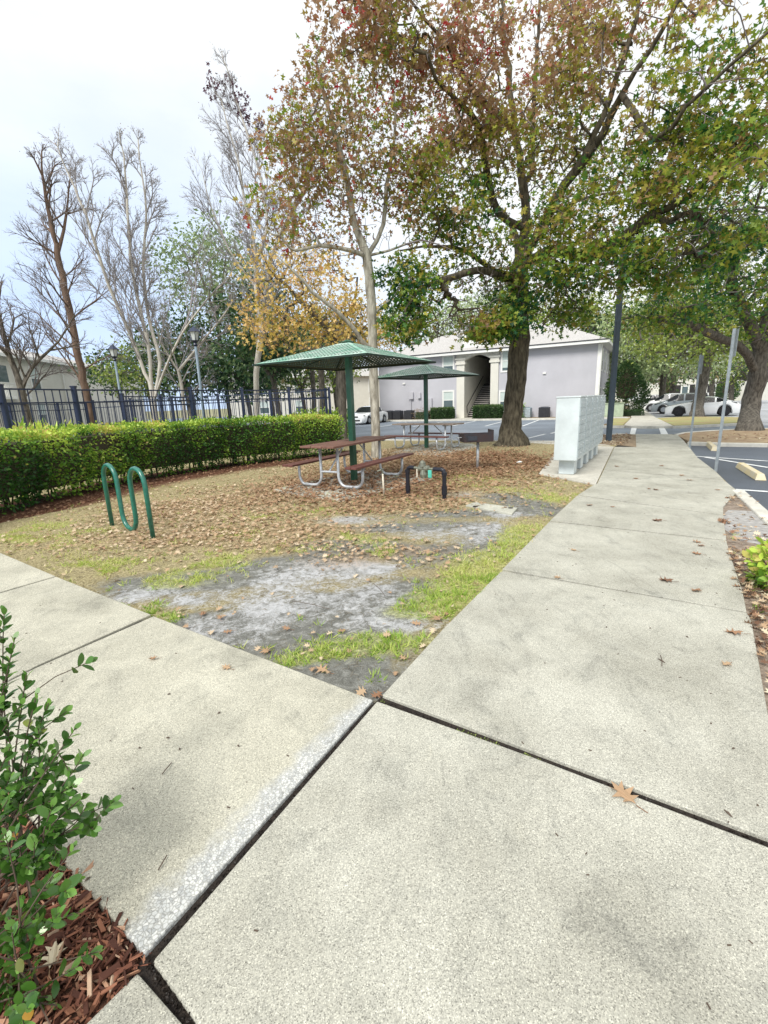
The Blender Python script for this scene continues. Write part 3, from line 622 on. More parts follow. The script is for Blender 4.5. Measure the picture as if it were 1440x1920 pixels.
# ---- backflow preventer
pA, pB = Vector((.43,7.88,0)), Vector((1.0,7.42,0)); dd = (pB-pA); Lb = dd.length
t = empty('backflow_preventer', pA, math.atan2(dd.y, dd.x), 'black pipe loop with brass valve rising from the leaves near the nearer table', 'water valve')
for x, nm in ((0, 'pipe'), (Lb, 'pipe')):
    s = 1 if x == 0 else -1
    p = [(x,0,-.08),(x,0,.42),(x+s*.02,0,.455),(x+s*.05,0,.47),(x+s*(.14 if x == 0 else .2),0,.47)]
    mb = MB().tube(p, .036, 12)
    mb.lathe([(.046,.0),(.046,.14)] if x else [(.044,.0),(.044,.09)], 12, (x,0,.06)); mb.lathe([(.045,.0),(.045,.05)], 12, (x,0,.38))
    mb.build(nm, M['black_pipe'], t, smooth=False)
mb = MB(); mb.lathe([(.022,0),(.022,.12)], 10, (.14,0,.47), 'X'); mb.lathe([(.05,0),(.06,.02),(.06,.08),(.04,.1),(.04,.14),(.055,.15),(.055,.19),(.03,.2)], 12, (.24,0,.47), 'X')
mb.lathe([(.045,0),(.06,.03),(.05,.10),(.02,.13)], 12, (.31,0,.47)); mb.lathe([(.055,-.16),(.065,-.10),(.05,-.02)], 12, (.33,0,.47)); mb.lathe([(.02,0),(.02,.1)], 10, (.43,0,.47), 'X')
mb.build('valve_body', M['brass'], t)
MB().box(.215, .24, -.05, -.03, .32, .46).build('handle', M['pvc'], t)
MB().box(.45, .52, -.055, -.04, .33, .455).build('tag', M['teal'], t, bevel=.004)
# ---- faucet
t = empty('garden_faucet', (.0,7.95), 0, 'thin off-white standpipe with a small metal tap in front of the table', 'faucet')
MB().tube([(.012,0,-.05),(0,0,.36)], .016, 10).build('standpipe', M['pvc'], t, smooth=True)
MB().tube([(0,0,.36),(0,0,.40),(-.03,-.01,.43),(-.09,-.02,.41)], .014, 8).lathe([(.012,0),(.03,.01),(.03,.02),(0,.025)], 8, (0,0,.43)).build('tap', M['brass'], t)
# ---- cover plate and pad edge, litter
mb = MB(); mb.prism([(1.249, 6.866), (1.436, 7.067), (1.954, 6.572), (1.781, 6.232)], -.04, .0); pl = single('utility_cover', mb, M['pad'], 'flat grey concrete cover plate set in the patchy ground left of the pavement', 'cover plate', bevel=.006)
c_x, c_y = (1.615, 6.661)
for s in (-1, 1): MB().lathe([(.04,0),(.04,.004),(0,.005)], 12, (c_x+s*.24,c_y-s*.09,.0)).build('lifting_hole', M['gap'], pl)
mb = MB(); mb.add([(0,0,.01),(.16,.03,.02),(.15,.1,.0),(.07,.08,.045),(0,.08,.01)], [(0,1,3),(1,2,3),(0,3,4)]); single('paper_scrap', mb, M['trim'], 'small crumpled white scrap in the leaves right of the grill', 'litter', loc=(3.305, 11.332), rz=-.4)

# ---- mailbox units
def mailbox(label):
    t = empty('mailbox_unit', (0,0,0), 0, label, 'mailbox', 'grey mailbox units in a row by the pavement')
    # local: x = along the row (width), y = depth, doors on -y
    MB().box(-.17, .17, -.15, .15, -.0, .305).build('pedestal', M['mail'], t, bevel=.01)
    MB().box(-.385, .385, -.22, .22, .305, 1.53).build('cabinet', M['mail'], t, bevel=.012)
    MB().box(-.395, .395, -.235, .226, 1.53, 1.56).build('top', M['mail'], t, bevel=.006)
    for c in range(2):
        for r in range(7):
            z0 = .36+r*.163; x0 = -.36+c*.365
            d_ = MB().box(x0, x0+.35, -.232, -.2205, z0, z0+.15).build('door', M['mail_dark'], t, bevel=.003)
            MB().lathe([(.012,-.242),(.012,-.2315)], 8, (x0+.30,0,z0+.08), 'Y').build('lock', M['galv'], d_)
    return t
mo = Vector((3.66,9.21,0)); mdv = Vector((.52,.854,0)).normalized(); mo = mo+mdv*.265
mrz = math.atan2(mdv.y, mdv.x)      # +x along the row, doors face +right => -y
labels = ['nearest grey mailbox cabinet, its blank end facing the camera', 'second grey mailbox cabinet, just behind the nearest one', 'middle grey mailbox cabinet of the row of five', 'fourth grey mailbox cabinet counting from the nearest', 'last grey mailbox cabinet, the one closest to the lamp post']
mb0 = mailbox(labels[0])
for i in range(5):
    o = mb0 if i == 0 else copy_tree(mb0)
    o.location = mo+mdv*(i*.86+.12); o.rotation_euler = (0, 0, mrz); o['label'] = labels[i]
# ---- lamp post by the mailboxes
t = empty('street_lamp', (7.93,16.2,0), 0, 'tall square blue-grey lamp post rising into the oak leaves behind the mailboxes', 'lamp post')
MB().box(-.075, .075, -.075, .075, -.05, 6.2).build('pole', M['steel_blue'], t, bevel=.008)
MB().box(-.05, .65, -.16, .16, 6.2, 6.36).build('lamp_head', M['steel_blue'], t, bevel=.03)
# ---- sign poles
for (p, h, lab) in (((6.873, 9.413), 2.72, 'nearer thin steel sign post between the pavement and the parking bay, sign seen edge-on'), ((8.957, 13.431), 2.55, 'farther thin steel sign post at the edge of the tree island, sign seen edge-on')):
    t = empty('sign_post', p, math.atan2(p[1], p[0])+.16, lab, 'sign post', 'parking signs seen edge-on')
    mb = MB(); mb.box(-.003, .003, -.020, .020, -.1, h); mb.box(-.022, .0, -.026, -.020, -.1, h); mb.box(-.022, 0, .020, .026, -.1, h); mb.build('pole', M['sign_steel'], t)
    MB().box(-.2, .2, -.044, -.040, h-.52, h-.02).build('sign_plate', M['sign_steel'], t, bevel=.001)
# ---- wheel stops
for (a_, b_, lab) in (((8.007, 10.266), (7.074, 8.441), 'faded yellow wheel stop close to the kerb corner, the nearer one'), ((10.476, 14.846), (9.437, 13.037), 'yellow wheel stop lying by the farther sign post')):
    d_ = Vector((b_[0]-a_[0], b_[1]-a_[1])); Ls = max(1.55, min(1.8, d_.length)); mid = ((a_[0]+b_[0])/2, (a_[1]+b_[1])/2)
    mb = MB(); L2 = Ls/2
    mb.add([(-L2,-.09,0),(L2,-.09,0),(L2,.09,0),(-L2,.09,0),(-L2+.06,-.055,.12),(L2-.06,-.055,.12),(L2-.06,.055,.12),(-L2+.06,.055,.12)], [(3,2,1,0),(4,5,6,7),(0,1,5,4),(1,2,6,5),(2,3,7,6),(3,0,4,7)])
    single('wheel_stop', mb, M['yellow_stop'], lab, 'wheel stop', 'yellow wheel stops', loc=(mid[0],mid[1],-.112), rz=math.atan2(d_.y, d_.x), bevel=.012)

# ---- fences
def fence(path, H, label, pitch=.16, postw=.08, sp=None, group='pool fences'):
    p0 = Vector((path[0][0], path[0][1], 0)); t = empty('metal_fence', p0, 0, label, 'fence', group)
    P = [Vector((q[0], q[1], 0))-p0 for q in path]
    for i, q in enumerate(P):
        MB().box(q.x-postw/2, q.x+postw/2, q.y-postw/2, q.y+postw/2, -.3, H+.04).box(q.x-postw*.62, q.x+postw*.62, q.y-postw*.62, q.y+postw*.62, H+.04, H+.065).build('post', M['navy'], t)
    for a, bb in zip(P, P[1:]):
        mb = MB(); d = bb-a; l = d.length; e = d/l
        for z in (H-.02, H-.28, .22): mb.tube([tuple(a+e*postw*.5+Vector((0,0,z))), tuple(bb-e*postw*.5+Vector((0,0,z)))], .022, 4)
        n = int(l/pitch)
        for j in range(1, n):
            q = a+e*(l*j/n); mb.tube([tuple(q+Vector((0,0,.1))), tuple(q+Vector((0,0,H-.03)))], .011, 4)
        mb.build('fence_panel', M['navy'], t)
    return t
f0, f1, f2, f3, f4 = (-7.028, 8.900, 2.061), (-6.568, 10.300, 2.130), (-5.066, 12.800, 2.134), (-4.099, 14.200, 2.068), (-1.754, 16.500, 1.975)
back = (f0[0]-(f1[0]-f0[0])*1.6, f0[1]-(f1[1]-f0[1])*1.6)
fence([back, f0, f1, f2, f3, ((f3[0]+f4[0])/2, (f3[1]+f4[1])/2), f4], 2.07, 'nearest navy metal fence running just behind the clipped hedge')
c4 = (f4[0], f4[1])
fence([(c4[0]-.13, c4[1]+.07), (c4[0]-2.3, c4[1]+1.1), (c4[0]-4.6, c4[1]+2.2), (c4[0]-6.9, c4[1]+3.3), (c4[0]-9.2,c4[1]+4.4), (c4[0]-11.5,c4[1]+5.5)], 2.05, 'navy fence turning off from the corner post at the end of the hedge')
fence([(-7.294, 13.500, 1.998)[:2], (-7.178, 15.600, 2.039)[:2], (-6.653, 17.000, 2.023)[:2]], 2.0, 'short inner navy fence panel in front of the left lamp post')
fence([(-13,10),(-13.6,13.0),(-14.2,16.0),(-14.8,19.0),(-14.9,22),(-13.6,22.0)], 2.0, 'far side navy fence in front of the beige building', pitch=.13)
# pool-side lamps
def lantern(p, H, lab):
    t = empty('lantern_post', p, 0, lab, 'lamp post', 'lantern posts by the pool')
    MB().tube([(0,0,-.1),(0,0,H-.55)], [.055,.04], 10).build('pole', M['lantern_pole'], t, smooth=True)
    MB().lathe([(.045,0),(.07,.05),(.045,.10),(.09,.14),(.12,.17)], 10, (0,0,H-.62)).build('collar', M['navy'], t)
    MB().lathe([(.10,0),(.155,.24)], 6, (0,0,H-.45)).build('lantern_glass', M['lampglass'], t)
    mb = MB()
    for i in range(6):
        th = i*math.pi/3; mb.tube([(.105*math.cos(th),.105*math.sin(th),H-.45),(.16*math.cos(th),.16*math.sin(th),H-.21)], .01, 4)
    mb.lathe([(.21,0),(.15,.06),(.05,.14),(.02,.16),(.02,.2),(0,.22)], 6, (0,0,H-.21)); mb.build('lantern_cap', M['navy'], t)
lantern((-5.603, 15.000, 1.960)[:2], 4.05, 'right and taller looking lantern post behind the pool fence')
lantern((-9.766, 18.000, 2.141)[:2], 4.0, 'left lantern post behind the pool fence, in front of bare trees')

# ---- grey apartment building
C0 = (14.1, 37.3); brz = math.atan2(U[1], U[0])
bl = empty('apartment_building', C0, brz, 'two storey lavender grey apartment building with an arched stair entrance across the lot', 'building')
XL, XR, EH, DP = -16.25, 2.72, 5.45, 15
cl0, cl1, cr0, cr1 = -8.48, -7.78, -5.5, -4.85
mb = MB(); mb.box(XL, cl0-.002, 0, .3, -.2, EH); mb.box(cr1+.002, XR, 0, .3, -.2, EH); mb.box(XR-.3, XR, .302, DP, -.2, EH-.002); mb.box(XL, XL+.3, .302, DP, -.2, EH-.002); mb.box(XL+.302, XR-.302, DP-.3, DP, -.2, EH)
mb.build('wall', M['stucco'], bl)
def part(nm, m_, parent=bl, **k):
    return lambda mb: mb.build(nm, M[m_], parent, **k)
# roof
OH = .55; zr0 = EH+.02; rz_ = EH+2.9
mb = MB(); x0, x1, y0, y1 = XL-OH, XR+OH, -OH, DP+OH; hw = (y1-y0)/2
mb.add([(x0,y0,zr0),(x1,y0,zr0),(x1,y1,zr0),(x0,y1,zr0),(x0+hw*.75,(y0+y1)/2,rz_),(x1-hw*.75,(y0+y1)/2,rz_)], [(0,1,5,4),(1,2,5),(2,3,4,5),(3,0,4),(3,2,1,0)])
roof = mb.build('roof', M['roof'], bl)
mb = MB(); mb.box(x0-.02, x1+.02, y0-.06, y0-.003, EH-.2, EH+.0); mb.box(x1+.003, x1+.06, y0-.06, y1, EH-.2, EH+.0); mb.build('fascia', M['trim'], bl)
mb = MB(); mb.box(x0-.02, x1+.06, y0-.10, y0-.02, EH+.002, EH+.07); mb.build('drip_edge', M['roof_dark'], bl)
mb = MB(); mb.box(x0, x1, y0, -.002, EH-.16, EH-.12); mb.box(XR+.002, x1, -.002, y1, EH-.16, EH-.12); mb.build('soffit', M['trim'], bl)
# entrance
for a0, a1 in ((cl0, cl1), (cr0, cr1)):
    mb = MB(); mb.box(a0, a1, -.12, .35, -.1, 4.45); mb.box(a0-.1, a1+.1, -.2, .36, 4.45, 4.62); mb.box(a0-.04, a1+.04, -.16, .36, 4.62, 4.85); mb.box(a0-.14, a1+.14, -.24, .37, 4.85, 5.0); mb.box(a0-.03, a1+.03, -.1, .35, 5.0, 5.29); mb.build('column', M['cream'], bl)
mb = MB(); ap = []; n = 14
for i in range(n+1):
    f = i/n; x = cl1+(cr0-cl1)*f; ap.append((x, 4.75+.42*math.sin(math.pi*f)))
for (xa, za_), (xb, zb_) in zip(ap, ap[1:]):
    mb.add([(xa,-.06,za_),(xb,-.06,zb_),(xb,-.06,5.29),(xa,-.06,5.29),(xa,.34,za_),(xb,.34,zb_),(xb,.34,5.29),(xa,.34,5.29)], [(0,1,2,3),(7,6,5,4),(0,4,5,1)])
mb.build('arch', M['cream'], bl)
mb = MB(); mb.box(cl1-.3, cl1-.001, .36, 9, -.1, 5.3); mb.box(cr0+.001, cr0+.3, .36, 9, -.1, 5.3); mb.build('passage_wall', M['cream'], bl)
mb = MB(); mb.box(cl1-.3, cr0+.3, 9.0, 9.2, -.1, 5.3); mb.box(cl1, cr0, 5.4, 9, 2.75, 2.95); mb.box(cl1, cr0, .36, 9, 5.31, 5.36); mb.build('passage_back', M['dark'], bl)  # back wall and ceiling added to darken the passage, shade in their colour
mb = MB(); mb.box(cl1+.7, cl1+1.65, 8.9, 8.99, 2.95, 5.0); mb.build('door', M['ac_light'], bl)
st = MB(); n = 16
for i in range(n):
    z = .17*(i+1); y = .7+i*.27; st.box(cl1+.02, cl1+1.42, y, y+.29, z-.05, z)
st.build('stair_tread', M['stairm'], bl)
mb = MB()
for i in range(n):
    z = .17*(i+1); y = .7+i*.27; mb.box(cl1+.02, cl1+1.42, y+.25, y+.27, z-.0, z+.12)
mb.add([(cl1+1.43,.7,0),(cl1+1.43,5.1,2.6),(cl1+1.43,5.1,2.75),(cl1+1.43,.6,.15),(cl1+1.47,.7,0),(cl1+1.47,5.1,2.6),(cl1+1.47,5.1,2.75),(cl1+1.47,.6,.15)], [(0,1,2,3),(7,6,5,4),(3,2,6,7)])
mb.build('stair_riser', M['dark'], bl)
MB().tube([(cl1+.1,.5,.35),(cl1+.06,.45,.95),(cl1+.06,.6,1.05),(cl1+.06,5.0,3.65)], .03, 6).build('handrail', M['dark'], bl)
# windows
def window(x, z, w, h, parent=bl, y=0.0, axis='x', low=.5):
    """x,z lower left; frame proud of the wall, sash, blind above and darker glass below"""
    def bx(mb, a0, a1, d0, d1, z0, z1):
        if axis == 'x': mb.box(a0, a1, y-d1, y-d0, z0, z1)
        else: mb.box(y+d0, y+d1, a0, a1, z0, z1)
    f = MB(); t_ = .14
    bx(f, x-t_, x, -.01, .05, z-t_, z+h+t_); bx(f, x+w, x+w+t_, -.01, .05, z-t_, z+h+t_); bx(f, x, x+w, -.01, .05, z-t_, z); bx(f, x, x+w, -.01, .05, z+h, z+h+t_); bx(f, x, x+w, -.01, .035, z+h*.5-.03, z+h*.5+.03)
    fr = f.build('window', M['trim'], parent)
    g_ = MB(); bx(g_, x, x+w, -.005, .008, z, z+h*low); g_.build('pane', M['glass'], fr)
    g_ = MB(); bx(g_, x, x+w, -.005, .012, z+h*low+.001, z+h); g_.build('blind', M['blind'], fr)
    return fr
window(-9.7, 3.75, .85, 1.45, low=.45); window(-9.7, .85, .85, 1.4, low=.5); window(-4.55, 3.75, .85, 1.5, low=.15); window(-4.65, .55, .85, 1.5)
for y in (1.6, 4.2, 7.0, 10.0, 12.6):
    window(y, 3.5, .8, 1.4, y=XR, axis='y'); window(y, .6, .8, 1.4, y=XR, axis='y')
mb = MB(); mb.box(XR-.16, XR+.05, -.05, -.002, -.1, EH-.2); mb.tube([(XR+.14,-.1,EH-.2),(XR+.1,-.1,EH-.6),(XR+.1,-.1,0)], .045, 6); mb.build('corner_trim', M['trim'], bl)
# dormer
mb = MB(); dx0, dx1 = -8.2, -4.75
mb.box(dx0, dx0+.35, .6, 4.5, 5.7, 7.5); mb.box(dx1-.35, dx1, .6, 4.5, 5.7, 7.5); mb.box(dx0+.35, dx1-.35, .6, .75, 5.7, 6.45); mb.box(dx0-.1, dx1+.1, .5, 5.5, 7.5, 7.7)
dm = mb.build('dormer', M['trim'], bl); mb = MB(); mb.box(dx0+.35, dx1-.35, 1.6, 1.7, 6.4, 7.5); mb.build('opening', M['dark'], dm)
mb = MB(); mb.add([(dx0-.4,.2,7.7),(dx1+.4,.2,7.7),(dx1+.4,6.5,7.7),(dx0-.4,6.5,7.7),((dx0+dx1)/2,1.8,8.9),((dx0+dx1)/2,6.5,8.9)], [(0,1,4),(1,2,5,4),(3,0,4,5),(3,2,1,0)]); mb.build('dormer_roof', M['roof'], dm)
# meters, wall lamps
mb = MB()
for (x, z, w, h) in ((-13.1,1.75,.45,.6),(-12.2,1.8,.3,.5),(-11.7,.7,.9,1.05)): mb.box(x, x+w, -.2, -.002, z, z+h)
mb.tube([(-12.9,-.1,0),(-12.9,-.1,1.75)], .04, 6); mb.build('meter_box', M['stucco'], bl)
mb = MB()
for x, z in ((-13.6,3.1),(-1.2,3.3)): MB().box(x-.12, x+.12, -.1, -.001, z, z+.12).build('wall_lamp', M['trim'], bl)
# air conditioners
def aircon(label, m_):
    t = empty('air_conditioner', (0,0,0), 0, label, 'air conditioner', 'air conditioners along the grey building')
    MB().box(-.38, .38, -.38, .38, 0, .78).build('casing', m_, t, bevel=.03)
    mb = MB()
    for i in range(9): mb.box(-.385, .385, -.39, -.381, .08+i*.075, .11+i*.075)
    mb.build('louvre', M['galv'] if m_ is M['ac_light'] else M['dark'], t)
    MB().lathe([(.3,0),(.3,.03),(.1,.04)], 12, (0,0,.78)).build('fan_guard', M['ac'], t)
    return t
labs = ['dark air conditioner farthest left against the grey building', 'second dark air conditioner from the left end of the grey building', 'third dark air conditioner from the left end of the grey building', 'dark air conditioner left of the meter boxes', 'pale blue air conditioner right of the oak trunk', 'dark air conditioner between the pale one and the mailboxes']
acs = [(-15.6,-.8),(-14.7,-.9),(-13.9,-.8),(-12.7,-.9),(-2.35,-.7),(-.95,-.7)]
acd = aircon(labs[0], M['ac']); acl = aircon(labs[4], M['ac_light'])
for i, ((a, b_), lb) in enumerate(zip(acs, labs)):
    o = acd if i == 0 else (acl if i == 4 else copy_tree(acd)); q = uv(C0, a, b_); o.location = (q[0], q[1], -.02); o.rotation_euler = (0,0,brz); o['label'] = lb
# green utility cabinet
q = uv(C0, 3.9, -1.3); t = empty('utility_cabinet', (q[0],q[1],-.05), brz, 'pale green utility cabinet between the mailboxes and the dark conical evergreen', 'cabinet')
MB().box(-.75, .75, -.4, .4, 0, .95).build('casing', M['utility'], t, bevel=.04); MB().box(-.8, .8, -.45, .45, .95, 1.0).build('lid', M['utility'], t, bevel=.02)

# ---- beige building on the left
def simple_building(name, a, bb, H, depth, label, wallm='cream', roofh=2.0, wins=(), hide=0):
    a = Vector((a[0], a[1], 0)); bb = Vector((bb[0], bb[1], 0)); d = bb-a; l = d.length
    t = empty(name, a, math.atan2(d.y, d.x), label, 'building')
    MB().box(0, l, 0, depth, -.25, H).build('wall', M[wallm], t)
    o = .6; mb = MB(); hw = min(depth/2+o, l/2)
    mb.add([(-o,-o,H),(l+o,-o,H),(l+o,depth+o,H),(-o,depth+o,H),(-o+hw,depth/2,H+roofh),(l+o-hw,depth/2,H+roofh)], [(0,1,5,4),(1,2,5),(2,3,4,5),(3,0,4),(3,2,1,0)])
    mb.build('roof', M['roof'], t)
    MB().box(-o, l+o, -o-.04, -o-.002, H-.22, H+.02).build('fascia', M['trim'], t)
    for (x, z, w, h) in wins: window(x, z, w, h, t, low=.5)
    return t
pa, pb_ = (-27.735, 33.000, 5.539)[:2], (-30.775, 62.000, 5.903)[:2]
tb = simple_building('beige_building', pa, pb_, 6.0, 14, 'beige two storey building with a pale hip roof beyond the pool fence', wins=[(6.4,3.6,1.1,1.7),(6.4,.7,1.1,1.7),(14.0,3.6,1.1,1.7),(14.0,.7,1.1,1.7),(22,3.6,1.1,1.7),(28,3.6,1.1,1.7)])
mb = MB(); mb.box(.5, 4.0, -1.2, -.01, 2.7, 2.85); 
for i in range(24): mb.box(.5+i*.15, .55+i*.15, -1.2, -1.15, 2.85, 3.8)
mb.box(.5, 4.0, -1.22, -1.13, 3.8, 3.87); mb.build('balcony', M['trim'], tb)
MB().box(.9, 3.6, -.03, -.002, 2.9, 5.2).build('balcony_door', M['glass'], tb)
MB().tube([(11,-.1,0),(11,-.1,6)], .06, 6).build('downpipe', M['trim'], tb)
simple_building('white_building', (-20.861, 66.000, 6.134)[:2], (1.922, 72.000, 5.722)[:2], 5.6, 12, 'pale building far behind the end of the pool fence', wins=[(4,3.2,1.2,1.6),(4,.6,1.2,1.6),(9,3.2,1.2,1.6),(9,.6,1.2,1.6),(15,3.2,1.2,1.6),(20,3.2,1.2,1.6),(20,.6,1.2,1.6)])
# ---- far cream building on the right
fb0, fb1 = (58.064, 118.000, 1.439)[:2], (67.520, 100.000, 0.839)[:2]
tf = simple_building('cream_building', fb0, fb1, 5.6, 14, 'far cream building with dark screened porches behind the parked cars', wins=[(3,.8,1.4,1.8),(12.5,1.0,1.2,1.6)])
MB().box(14.6, 19.2, -.12, -.01, .2, 3.0).build('porch_screen', M['dark'], tf)
mb = MB(); mb.box(16.4, 18.2, -.2, -.13, .2, 2.9); o_ = mb.build('porch_door', M['trim'], tf); MB().box(16.7, 17.9, -.215, -.202, .5, 2.6).build('pane', M['glass'], o_)
simple_building('cream_wing', (56.359, 84.000, 0.784)[:2], (60.200, 70.000, 0.621)[:2], 5.8, 12, 'nearer right cream wing with black screened porches, partly behind the big oak', wins=[(8.4,.9,1.2,1.6)])
tw = [o for o in bpy.data.objects if o.name == 'cream_wing'][0]
for x in (1.8, 14.5):
    MB().box(x, x+3.6, -.12, -.01, .1, 2.7).build('porch_screen', M['dark'], tw)
    MB().box(x+.5, x+.62, -.18, -.125, .1, 2.6).box(x+1.5, x+1.62, -.18, -.125, .1, 2.6).box(x+.62, x+1.5, -.18, -.125, 1.2, 1.3).box(x+.62,x+1.5,-.18,-.125,2.5,2.6).build('porch_door', M['trim'], tw)

# ---- cars
def lerp_tab(T, x):
    if x <= T[0][0]: return T[0][1]
    for (a, za_), (b_, zb_) in zip(T, T[1:]):
        if x <= b_: return za_+(zb_-za_)*(x-a)/(b_-a)
    return T[-1][1]
def car(spec, paint, label, rimm='rim', group='cars parked on the lots'):
    """nose toward -x; origin on the ground under the middle"""
    Lc, W, wr, wx = spec['L'], spec['W'], spec['wr'], spec['wx']
    roof, belt = spec['roof'], spec['belt']
    t = empty('parked_car', (0,0,0), 0, label, 'car', group)
    stn = sorted(set([round(-Lc/2+Lc*i/44, 4) for i in range(45)]+[w+s*q for w in wx for s in (-1, 1) for q in (wr*1.14, wr*.95, wr*.7, wr*.35)]))
    rows = []; gh = []
    for x in stn:
        zr_, zb_ = lerp_tab(roof, x), lerp_tab(belt, x); gls = zr_-zb_ > .10; zb_ = min(zb_, zr_-.02)
        z0 = .17
        for w in wx:
            if abs(x-w) < wr*1.14: z0 = max(z0, wr+math.sqrt(max(0, (wr*1.14)**2-(x-w)**2)))
        z0 = min(z0, zb_-.12)
        e = abs(x)/(Lc/2); wd = W/2*(1-.13*max(0, e-.72)/.28-.10*max(0, e-.93)/.07)
        if gls: h = (zr_-zb_); wt_ = wd-.10-h*.22; ze = zr_-.06
        else: wt_ = wd*.86; ze = zr_-.015
        rows.append([(wd*.90,z0),(wd*.99,z0+(zb_-z0)*.25),(wd,z0+(zb_-z0)*.62),(wd*.955,zb_),(wt_,ze),(wt_*.6,zr_-.008),(0,zr_)]); gh.append(gls)
    body, glass = MB(), MB(); k = 7
    def ring(x, r): return [(x,-y,z) for y, z in r]+[(x,y,z) for y, z in r[-2::-1]]
    V_ = [v for x, r in zip(stn, rows) for v in ring(x, r)]; n = 13; body.v = list(V_); glass.v = list(V_)
    for i in range(len(stn)-1):
        steep = abs(rows[i+1][6][1]-rows[i][6][1])/(stn[i+1]-stn[i]+1e-6) > .30 and max(rows[i][6][1], rows[i+1][6][1]) > spec['glz']
        for j in range(n-1):
            side = j in (3, 8) and (gh[i] or gh[i+1]); top = j in (4,5,6,7) and steep and (gh[i] or gh[i+1])
            pil = side and any(abs((stn[i]+stn[i+1])/2-p) < .07 for p in spec['pillars'])
            q = (i*n+j, (i+1)*n+j, (i+1)*n+j+1, i*n+j+1)
            (glass if (side and not pil and gh[i] and gh[i+1]) or top else body).f.append(q)
    body.f += [tuple(range(n)), tuple((len(stn)-1)*n+j for j in range(n-1, -1, -1))]
    body.build('body', paint, t, smooth=True, auto=True); glass.build('window', M['carglass'], t, smooth=True)
    MB().box(-Lc/2+.25, Lc/2-.25, -W/2+.2, W/2-.2, .2, .5).build('underbody', M['tyre'], t)
    for w in wx:
        for s in (-1, 1):
            y = s*(W/2-.11)
            ty = MB().lathe([(wr*.62,-.1),(wr*.93,-.11),(wr,-.07),(wr,.07),(wr*.93,.11),(wr*.62,.1)], 22, (w,y,wr), 'Y').build('wheel', M['tyre'], t, smooth=True)
            rm_ = MB().lathe([(wr*.64,0),(wr*.64,.012),(wr*.58,.012),(wr*.55,-.01)], 22, (w,y+s*.1,wr), 'Y')
            for q in range(5):
                th = q*2*math.pi/5+.3; rm_.tube([(w,y+s*.105,wr),(w+math.cos(th)*wr*.6,y+s*.105,wr+math.sin(th)*wr*.6)], .035, 4)
            rm_.build('rim', M[rimm], ty)
    for s in (-1, 1):
        z = lerp_tab(belt, -Lc/2+.2)-.08
        MB().lathe([(.0,-.14),(.07,-.08),(.08,0),(.06,.08),(0,.12)], 10, (-Lc/2+.16,s*(W/2-.24),z), 'X').build('headlight', M['headlight'], t)
        z = lerp_tab(belt, Lc/2-.2)-.08
        MB().lathe([(.0,-.16),(.06,-.1),(.07,0),(0,.07)], 10, (Lc/2-.14,s*(W/2-.2),z), 'X').build('taillight', M['taillight'], t)
        MB().lathe([(.0,-.09),(.07,-.05),(.07,.05),(0,.09)], 8, (spec['mir'],s*(W/2+.02),lerp_tab(belt, spec['mir'])+.04), 'Y').build('mirror', paint, t)
    if 'grille' in spec:
        MB().box(-Lc/2-.012, -Lc/2+.05, -.32, .32, .55, .66).box(-Lc/2-.015,-Lc/2+.05,-.5,.5,.27,.38).build('grille', M['tyre'], t)
    return t
COUPE = dict(L=4.25, W=1.85, wr=.34, wx=(-1.3,1.28), roof=[(-2.13,.62),(-1.9,.74),(-1.2,.88),(-.65,.96),(-.05,1.27),(.35,1.32),(.8,1.27),(1.55,1.03),(1.95,.93),(2.13,.75)], belt=[(-2.13,.6),(-1.3,.84),(-.5,.88),(.9,.93),(1.4,.99),(2.13,.72)], glz=.95, pillars=(.05,.75), mir=-.55)
SEDAN = dict(L=4.5, W=1.75, wr=.31, wx=(-1.35,1.3), roof=[(-2.25,.60),(-2.05,.76),(-1.0,.92),(-.35,1.36),(.1,1.42),(.75,1.38),(1.35,1.02),(2.05,.97),(2.25,.78)], belt=[(-2.25,.58),(-1.2,.86),(1.2,.95),(2.25,.76)], glz=.93, pillars=(.1,.95,-.6), mir=-.6, grille=1)
HATCH = dict(L=4.3, W=1.8, wr=.34, wx=(-1.3,1.3), roof=[(-2.15,.64),(-1.95,.84),(-1.2,1.02),(-.4,1.50),(.2,1.58),(1.4,1.52),(1.95,1.1),(2.15,.8)], belt=[(-2.15,.62),(-1.2,.94),(1.4,1.06),(2.15,.78)], glz=1.02, pillars=(.05,.95,1.6), mir=-.62, grille=1)
white, silver, grey, black = carpaint('white_paint', (.80,.81,.81)), carpaint('silver_paint', (.50,.53,.55)), carpaint('grey_paint', (.30,.34,.37)), carpaint('black_paint', (.02,.02,.025))
def place(c, wheel, wxi, lat=0, rz=None):
    """put the car so that its camera-side front wheel touches the given ground point"""
    rz = brz if rz is None else rz
    lx, ly = wxi; cx = wheel[0]-(lx*math.cos(rz)-ly*math.sin(rz)); cy = wheel[1]-(lx*math.sin(rz)+ly*math.cos(rz))
    c.location = (cx, cy, -.11); c.rotation_euler = (0,0,rz)
place(car(COUPE, white, 'low white sports coupe parked side-on behind the grass strip', 'rim_dark'), (20.709, 32.607), (-1.3,-.9))
place(car(HATCH, grey, 'dark silver hatchback just behind the white sports coupe'), (22.572, 37.535), (-1.3,-.9))
place(car(HATCH, white, 'white hatchback behind the silver hatchback'), (24.523, 42.673), (-1.3,-.9))
place(car(SEDAN, black, 'black sedan beyond the white hatchback'), (38.520, 69.116), (-1.3,-.9))
place(car(SEDAN, white, 'white sedan far along the pavement, beyond the black sedan'), (48.433, 89.908), (-1.3,-.9))
place(car(SEDAN, grey, 'farthest grey car of the row beside the far pavement'), (59.039, 111.059), (-1.3,-.9))
place(car(SEDAN, white, 'white car in front of the far porch, between the two oak trunks'), (55.091, 81.394), (-1.3,-.9), rz=brz+.5)
